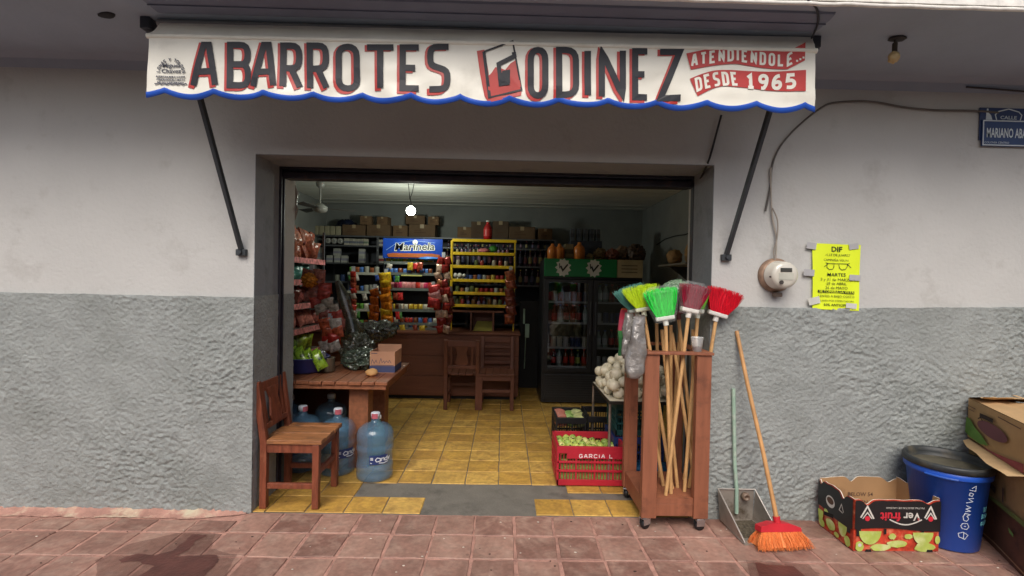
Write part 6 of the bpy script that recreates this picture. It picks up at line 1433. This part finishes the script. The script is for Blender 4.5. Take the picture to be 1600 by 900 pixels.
for k, z in enumerate(wz):
    cols_ = bagc[k]; nn = 5
    for i in range(nn):
        c_ = cols_[i % len(cols_)]; mb = MB(); hh = .17 if k < 4 else .20
        for q in range(4 if k < 4 else 6):
            M = Matrix.Translation((rnd.uniform(-.03,.05), (q % 2-.5)*.1, hh*.52 + (.12 if q > 3 else 0))) @ Matrix.Rotation(rnd.uniform(.6,2.2), 4, 'Z') @ Matrix.Rotation(rnd.uniform(-.5,.5), 4, 'X') @ Matrix.Rotation(rnd.uniform(-.4,.4), 4, 'Y')
            mb.pillow(.17, hh, .09, M, rnd.randint(0, 1), 8, k*9+i+q)
        y = WY0+.13+(WY1-WY0-.26)*i/(nn-1)
        solo('bag_bundle', mb.build('bag_bundle', [mm(*c_, .2, var=.5, vs=26, bump=.6, bs=30), mm(*cols_[(i+1) % len(cols_)], .2, var=.5, vs=26, bump=.6, bs=30)], link=False), '%s bag bundle, %s from the street, %s shelf of the left rack' % (('green-yellow','dull red','red and white','teal','brown')[k], ('first','second','third','fourth','fifth')[i], ('lowest','second','third','fourth','top')[k]), 'snack bag', (WX1-.14+rnd.uniform(-.02,.02), y, z+.001), (0,0,rnd.uniform(-.4,.4)))
# wrapped plastic on the left guide
mb = MB(); a = at(453,277,.575); b = at(452,352,.575); n1, n2 = 24, 14; vs = []
for i in range(n1+1):
    s_ = i/n1; c_ = a.lerp(b, s_)
    for j in range(n2):
        an = 6.283*j/n2; e = 1+.5*noise.noise(Vector((math.cos(an)*1.5, math.sin(an)*1.5, s_*6))); ww = .03+.016*math.sin(s_*3.1)
        vs.append(c_+Vector((math.cos(an)*ww*e+.008, math.sin(an)*.03*e, 0)))
mb.add(vs, [(i*n2+j, i*n2+(j+1) % n2, (i+1)*n2+(j+1) % n2, (i+1)*n2+j) for i in range(n1) for j in range(n2)], 0, True)
tag(mb.build('plastic_wrapping', mat('jamb_wrap', col(150,140,134), .25, var=.2, vs=9, bump=.8, bs=30, alpha=.85)), 'crumpled plastic wrapped round the top of the left jamb', 'wrapping')

# ---- chairs before the counter
m_dch = mat('dark_chair_wood', col(104,62,46), .5, var=.2, vs=8)
for px, lb_, sp in ((722, 'dark wooden chair with an upright splat in front of the counter', True), (775, 'dark wooden chair with cross slats in front of the counter, right one', False)):
    c2 = make_chair(lb_, sp, m_dch, m_dch, .40, .38, .42, .80); p = at(px, 642, 2.6)
    c2.location = (p.x, 2.62, .004); c2.rotation_euler = (0, 0, R(90) if sp else R(-90))
    MW[c2.name] = Matrix()

# ---- drinks cooler
FY = 2.74; fx0, fx1 = at(848,500,FY).x, at(1004,500,FY).x; fz1 = at(925,405,FY).z; fz0 = at(925,433,FY).z
fr_ = thing('drinks_cooler', 'tall black two-door drinks cooler with a green header panel', 'cooler', ((fx0+fx1)/2, FY+.35, 0))
m_fb = mat('cooler_black', col(38,40,43), .35, var=.1)
mb = MB(); D2 = FY+.68
mb.box(fx0, fx1, FY+.05, D2, .02, .40, 0, .006); mb.box(fx0, fx1, FY+.05, D2, fz0-.03, fz1-.01, 0, .006); mb.box(fx0, fx0+.05, FY+.05, D2, .401, fz0-.031); mb.box(fx1-.05, fx1, FY+.05, D2, .401, fz0-.031); mb.box(fx0+.051, fx1-.051, D2-.04, D2, .401, fz0-.031)
mb.box((fx0+fx1)/2-.02, (fx0+fx1)/2+.02, FY+.05, FY+.09, .401, fz0-.031)
mb.build('cabinet', m_fb, fr_)
mb = MB(); mb.box(fx0+.03, fx1-.03, FY+.03, FY+.05, .06, .36, 0, .003)
for i in range(9): mb.box(fx0+.06, fx1-.06, FY+.025, FY+.0295, .09+i*.028, .10+i*.028)
mb.build('grille', m_fb, fr_)
mb = MB(); mb.box(fx0+.01, at(964,420,FY).x, FY+.0, FY+.049, fz0, fz1, 0, .004); hd2 = mb.build('header_panel', mat('header_green', col(10,120,64), .35, var=.12, vs=4), fr_)
mb = MB(); mb.box(at(965,420,FY).x, fx1-.01, FY+.0, FY+.049, fz0+.002, fz1, 0, .004); mb.build('header_card', mm(172,160,126,.6), fr_)
mb = MB(); mbk = MB(); hh = fz1-fz0
for px in (880, 928):
    c0 = at(px, 419, FY-.003); k = 22
    pts = [(c0.x + .085*math.cos(i*6.283/k)*(1+.28*((i % 2)*2-1)*.6), FY-.003, (fz0+fz1)/2 + min(hh*.48, .11)*math.sin(i*6.283/k)*(1+.1*((i % 2)*2-1))) for i in range(k)]
    mb = MB(); mb.poly(pts); mb.build('header_splash', mm(206,210,206,.4), hd2); mbk = MB()
    mbk.stroke([(-.03,.02),(-.005,-.035),(.055,.04)], .02, lambda x, y, o=0, c0=c0: Vector((c0.x+x, FY-.005, (fz0+fz1)/2+y))); mbk.stroke([(-.045,.05),(-.04,-.01)], .012, lambda x, y, o=0, c0=c0: Vector((c0.x+x, FY-.0055, (fz0+fz1)/2+y))); mbk.build('header_mark', mm(20,30,26,.4), hd2)
mb = MB()
for z in (fz0+.06, fz0+.1, fz0+.14): mb.box(at(971,420,FY).x, at(996,420,FY).x, FY-.003, FY-.001, z, z+.012)
mb.build('card_lines', mm(100,90,70,.6), fr_)
m_glass = mat('cooler_glass', col(16,18,20), .03, var=0, alpha=.22, spec=1.0, coat=1.0)
_nt = m_glass.node_tree; _n = _nt.nodes.new; _o = _nt.nodes['Material Output']
_t = _n('ShaderNodeBsdfTransparent'); _t.inputs[0].default_value = (.93,.95,.95,1); _g = _n('ShaderNodeBsdfGlossy'); _g.inputs['Roughness'].default_value = .02
_f = _n('ShaderNodeFresnel'); _f.inputs[0].default_value = 1.9; _x = _n('ShaderNodeMixShader')
_nt.links.new(_f.outputs[0], _x.inputs[0]); _nt.links.new(_t.outputs[0], _x.inputs[1]); _nt.links.new(_g.outputs[0], _x.inputs[2]); _nt.links.new(_x.outputs[0], _o.inputs[0])
fsz = [.45, .68, .98, 1.235]
for (a, b, nm) in ((fx0+.012, (fx0+fx1)/2-.004, 'left'), ((fx0+fx1)/2+.004, fx1-.012, 'right')):
    mb = MB(); z0_, z1_ = .40, fz0-.035; fwid = .055
    mb.box(a, a+fwid, FY+.005, FY+.047, z0_, z1_, 0, .003); mb.box(b-fwid, b, FY+.005, FY+.047, z0_, z1_, 0, .003); mb.box(a+fwid, b-fwid, FY+.005, FY+.047, z0_, z0_+.04); mb.box(a+fwid, b-fwid, FY+.005, FY+.047, z1_-.035, z1_)
    dr_ = mb.build('glass_door', m_fb, fr_)
    mb = MB(); mb.box(a+fwid, b-fwid, FY+.018, FY+.023, z0_+.041, z1_-.036); mb.build('pane', m_glass, dr_)
    hx_ = b-fwid*.5 if nm == 'left' else a+fwid*.5
    mb = MB(); mb.bar((hx_, FY-.012, .85), (hx_, FY-.012, 1.25), .014, .014, 0, .003); mb.box(hx_-.006, hx_+.006, FY-.012, FY+.006, .87, .89); mb.box(hx_-.006, hx_+.006, FY-.012, FY+.006, 1.21, 1.23); mb.build('handle', mm(70,72,76,.3), dr_)
    for z in fsz:
        mb = MB()
        for q in range(7): mb.tube([(a+.04, FY+.1+q*.07, z-.004), (b-.04, FY+.1+q*.07, z-.004)], .003, 4)
        mb.box(a+.04, b-.04, FY+.085, FY+.09, z-.012, z+.012); mb.build('wire_shelf', mm(170,172,176,.35), fr_)
fb_m = [bottle_mesh(.22, .032, mm(*c_, .15), mm(*k_, .4), mm(*l_, .4), .4, 'drink_bottle') for c_, k_, l_ in (((120,60,30),(190,40,40),(200,60,50)),((150,170,170),(60,90,160),(190,200,205)),((60,90,60),(200,200,60),(180,190,90)),((40,24,20),(170,30,30),(180,40,40)))]
fc_m = [can_mesh(.13, .033, mm(*c_, .3), mm(180,180,180,.3,metal=.6), 'drink_can') for c_ in ((176,178,182),(190,186,170),(60,70,110),(150,60,50))]
for ms_, ws_ in ((fb_m, ('amber','clear','green','dark')), (fc_m, ('silver','pale','blue','red'))):
    for m__, w__ in zip(ms_, ws_): CW[m__.name] = w__
for si, z in enumerate(fsz):
    for di, (pa_, pb_) in enumerate(((862, 920), (932, 992))):
        ms = (fb_m if (si+di) % 2 == 0 else fc_m)
        rowof(ms, 6, pa_, pb_, FY+.14, z, 'drink_bottle' if ms is fb_m else 'drink_can', '%s, %s shelf behind the %s cooler door' % (('bottle','can')[ms is fc_m], ('lowest','second','third','top')[si], ('left','right')[di]), ('bottle','can')[ms is fc_m], 'drinks on the %s shelf, %s door' % (('lowest','second','third','top')[si], ('left','right')[di]), seed=si*2+di+70, sc=1.0 if si else .95)
# goods on the cooler
m_or = mat('orange_jug', col(206,120,50), .3, var=.12)
def jugm(s): 
    mb = MB(); mb.lathe([(.06,0),(.072,.012),(.075,.13),(.066,.17),(.035,.2),(.024,.215),(.024,.235,1),(.0,.238,1)], n=18); return mb.build('orange_jug', [m_or, mm(230,180,120,.4)], link=False)
jg = jugm(1); FT = fz1-.009
for px, lb_, s_ in ((863, 'left orange jug on the cooler, pale one', .85), (874, 'second orange jug on the cooler, beside the pale one', .85), (905, 'orange jug with sloping shoulders, alone on the cooler right of the box', .95)):
    solo('orange_jug', jg, lb_, 'jug', (at(px,400,FY+.2).x, FY+.2, FT), (0,0,0), None, s_)
solo('carton', box_mesh(.1, .1, .17, mm(140,128,96,.7), mm(90,80,60,.7), 'small_box'), 'olive box between the orange jugs on the cooler', 'box', (at(888,400,FY+.24).x, FY+.24, FT+.03), (0,0,.1)); 
mb = MB(); mb.box(-.06,.06,-.06,.06,0,.028,0,.004); solo('flat_box', mb.build('flat_box', mm(60,60,66,.6), link=False), 'flat dark box under the olive box on the cooler', 'box', (at(888,400,FY+.24).x, FY+.24, FT))
for i, (px, r3, c_, lb_) in enumerate(((921,.045,(170,150,110),'small cream bag on the cooler'), (940,.085,(150,124,84),'knotted beige bag on the cooler'), (956,.08,(140,84,70),'reddish bread bag on the cooler'), (975,.10,(150,128,108),'pale bread bag on the cooler, right of the red one'), (993,.11,(84,66,54),'big brown bag at the right end of the cooler top'))):
    mb = MB(); mb.blob((0,0,r3*.9), (r3, r3*.9, r3*1.05), 4, .35, 2.6, i+80, flat=0, ridge=True); solo('bread_bag', mb.build('bread_bag', mm(*c_, .4, var=.35, vs=10), link=False), lb_, 'bag', (at(px,405,FY+.25).x, FY+.25 + .1*(i % 2), FT))
# upper dark box with tall grey packets standing on it, behind
mb = MB(); q0 = at(890,382,FY+.5); q1 = at(938,372,FY+.5)
db = solo('dark_box', box_mesh(q1.x-q0.x, .26, .26, mm(50,54,66,.6), None, 'dark_box'), 'dark blue-grey box at the back of the cooler top', 'box', ((q0.x+q1.x)/2, FY+.5, FT))
for i in range(5): solo('grey_packet', box_mesh(.05, .08, .16, mm(84,90,98,.5), mm(60,64,74,.5), 'grey_packet'), '%s tall grey packet from the left on the dark box above the cooler' % ('first','second','third','fourth','fifth')[i], 'packet', (q0.x+.03+i*.082, FY+.5, FT+.262), (0,0,.05*i), 'grey packets above the cooler')
# small shelf on the right wall
ws = thing('wall_shelf', 'small bracket shelf high on the right side wall holding paper bags', 'shelf', (IR-.1, 1.9, 1.6))
sz_ = at(1062,412,1.9).z
mb = MB(); mb.box(IR-.38, IR-.001, 1.55, 2.35, sz_-.02, sz_, 0, .003); mb.build('board', mm(120,116,108,.6), ws)
for y in (1.7, 2.2): mb = MB(); mb.prism([(IR-.3, y, sz_-.021), (IR-.001, y, sz_-.021), (IR-.001, y, sz_-.25)], (0,.02,0)); mb.build('bracket', mm(60,60,58,.6), ws)
for i, (x, y, r3, lb_) in enumerate(((IR-.22,1.75,.085,'low brown paper bag on the right wall shelf'), (IR-.12,1.98,.1,'tall brown paper bag on the right wall shelf'), (IR-.27,2.15,.08,'furthest brown paper bag on the right wall shelf'))):
    mb = MB(); mb.blob((0,0,r3), (r3, r3*.9, r3*(1.05+.5*(i == 1))), 3, .25, 2.5, i+95, flat=0, ridge=True); solo('paper_bag', mb.build('paper_bag', mm(170,134,88,.7,var=.2), link=False), lb_, 'bag', (x, y, sz_+.001))
mb = MB(); pts = [Vector((IR-.008, 3.6-.35*i, 2.02+.02*i+.03*math.sin(i*1.3))) for i in range(9)]; mb.tube(pts, .006, 5); tag(mb.build('side_cable', mm(50,50,50,.6)), 'thin dark cable sagging along the right side wall inside the shop', 'cable')
# pale sliver between counter and cooler: a power strip hanging on its lead
mb = MB(); p = at(824,517,3.3); q = at(819,492,3.3); mb.box(p.x-.03, p.x+.025, 3.3, 3.325, p.z-.09, p.z+.09, 0, .004); mb.box(q.x-.012, q.x+.012, 3.3, 3.32, p.z+.091, q.z+.08, 0, .003); mb.tube([(p.x-.02, 3.31, p.z-.09), (p.x-.03, 3.31, p.z-.5)], .006, 5)
tag(mb.build('power_strip', mm(150,176,156,.5)), 'pale green power strip hanging in the dark gap left of the cooler', 'power strip')
mb = MB(); mb.box(at(812,500,3.6).x, at(846,500,3.6).x+.1, 3.62, 3.66, .005, at(820,470,3.6).z, 0, .004); tag(mb.build('gap_shade_panel', mm(22,26,28,.6)), 'near-black panel added as the darkness in the gap between counter and cooler', 'board')  # near-black panel added so the gap reads as deep shade

# loose hanging packets on hooks at the front of the display stand and the narrow rack
r_ = random.Random(33)
hk = [foil(214,60,60), foil(60,90,170), foil(220,180,60), foil(90,150,80), foil(206,200,190), foil(150,70,50)]
HN = ('red','blue','yellow','green','silver','brown')
for i in range(26):
    st = r_.random() < .65; k = r_.randint(0, 5)
    px = r_.uniform(604, 664) if st else r_.uniform(546, 590); py = r_.choice((416, 436, 463, 493, 513)) if st else r_.choice((434, 464, 492))
    Y_ = (DY if st else LY) - .02 - r_.uniform(0, .02)
    mb = MB(); M = Matrix.Rotation(r_.uniform(-.25,.25), 4, 'Y'); mb.pillow(r_.uniform(.05,.08), r_.uniform(.06,.1), .02, M, 0, 5, i); mb.box(-.002,.002,-.002,.03,.03,.036)
    p = at(px, py, Y_)
    solo('hook_packet', mb.build('hook_packet', hk[k], link=False), '%s packet hooked on the %s, %s %s' % (HN[k], 'blue-headed stand' if st else 'narrow rack', 'high up' if py < 440 else ('halfway' if py < 480 else 'low down'), ('at its left' if px < (624 if st else 560) else ('at its right' if px > (645 if st else 575) else 'near its middle'))), 'snack packet', p, (0,0,0), 'loose packets hooked on the racks')
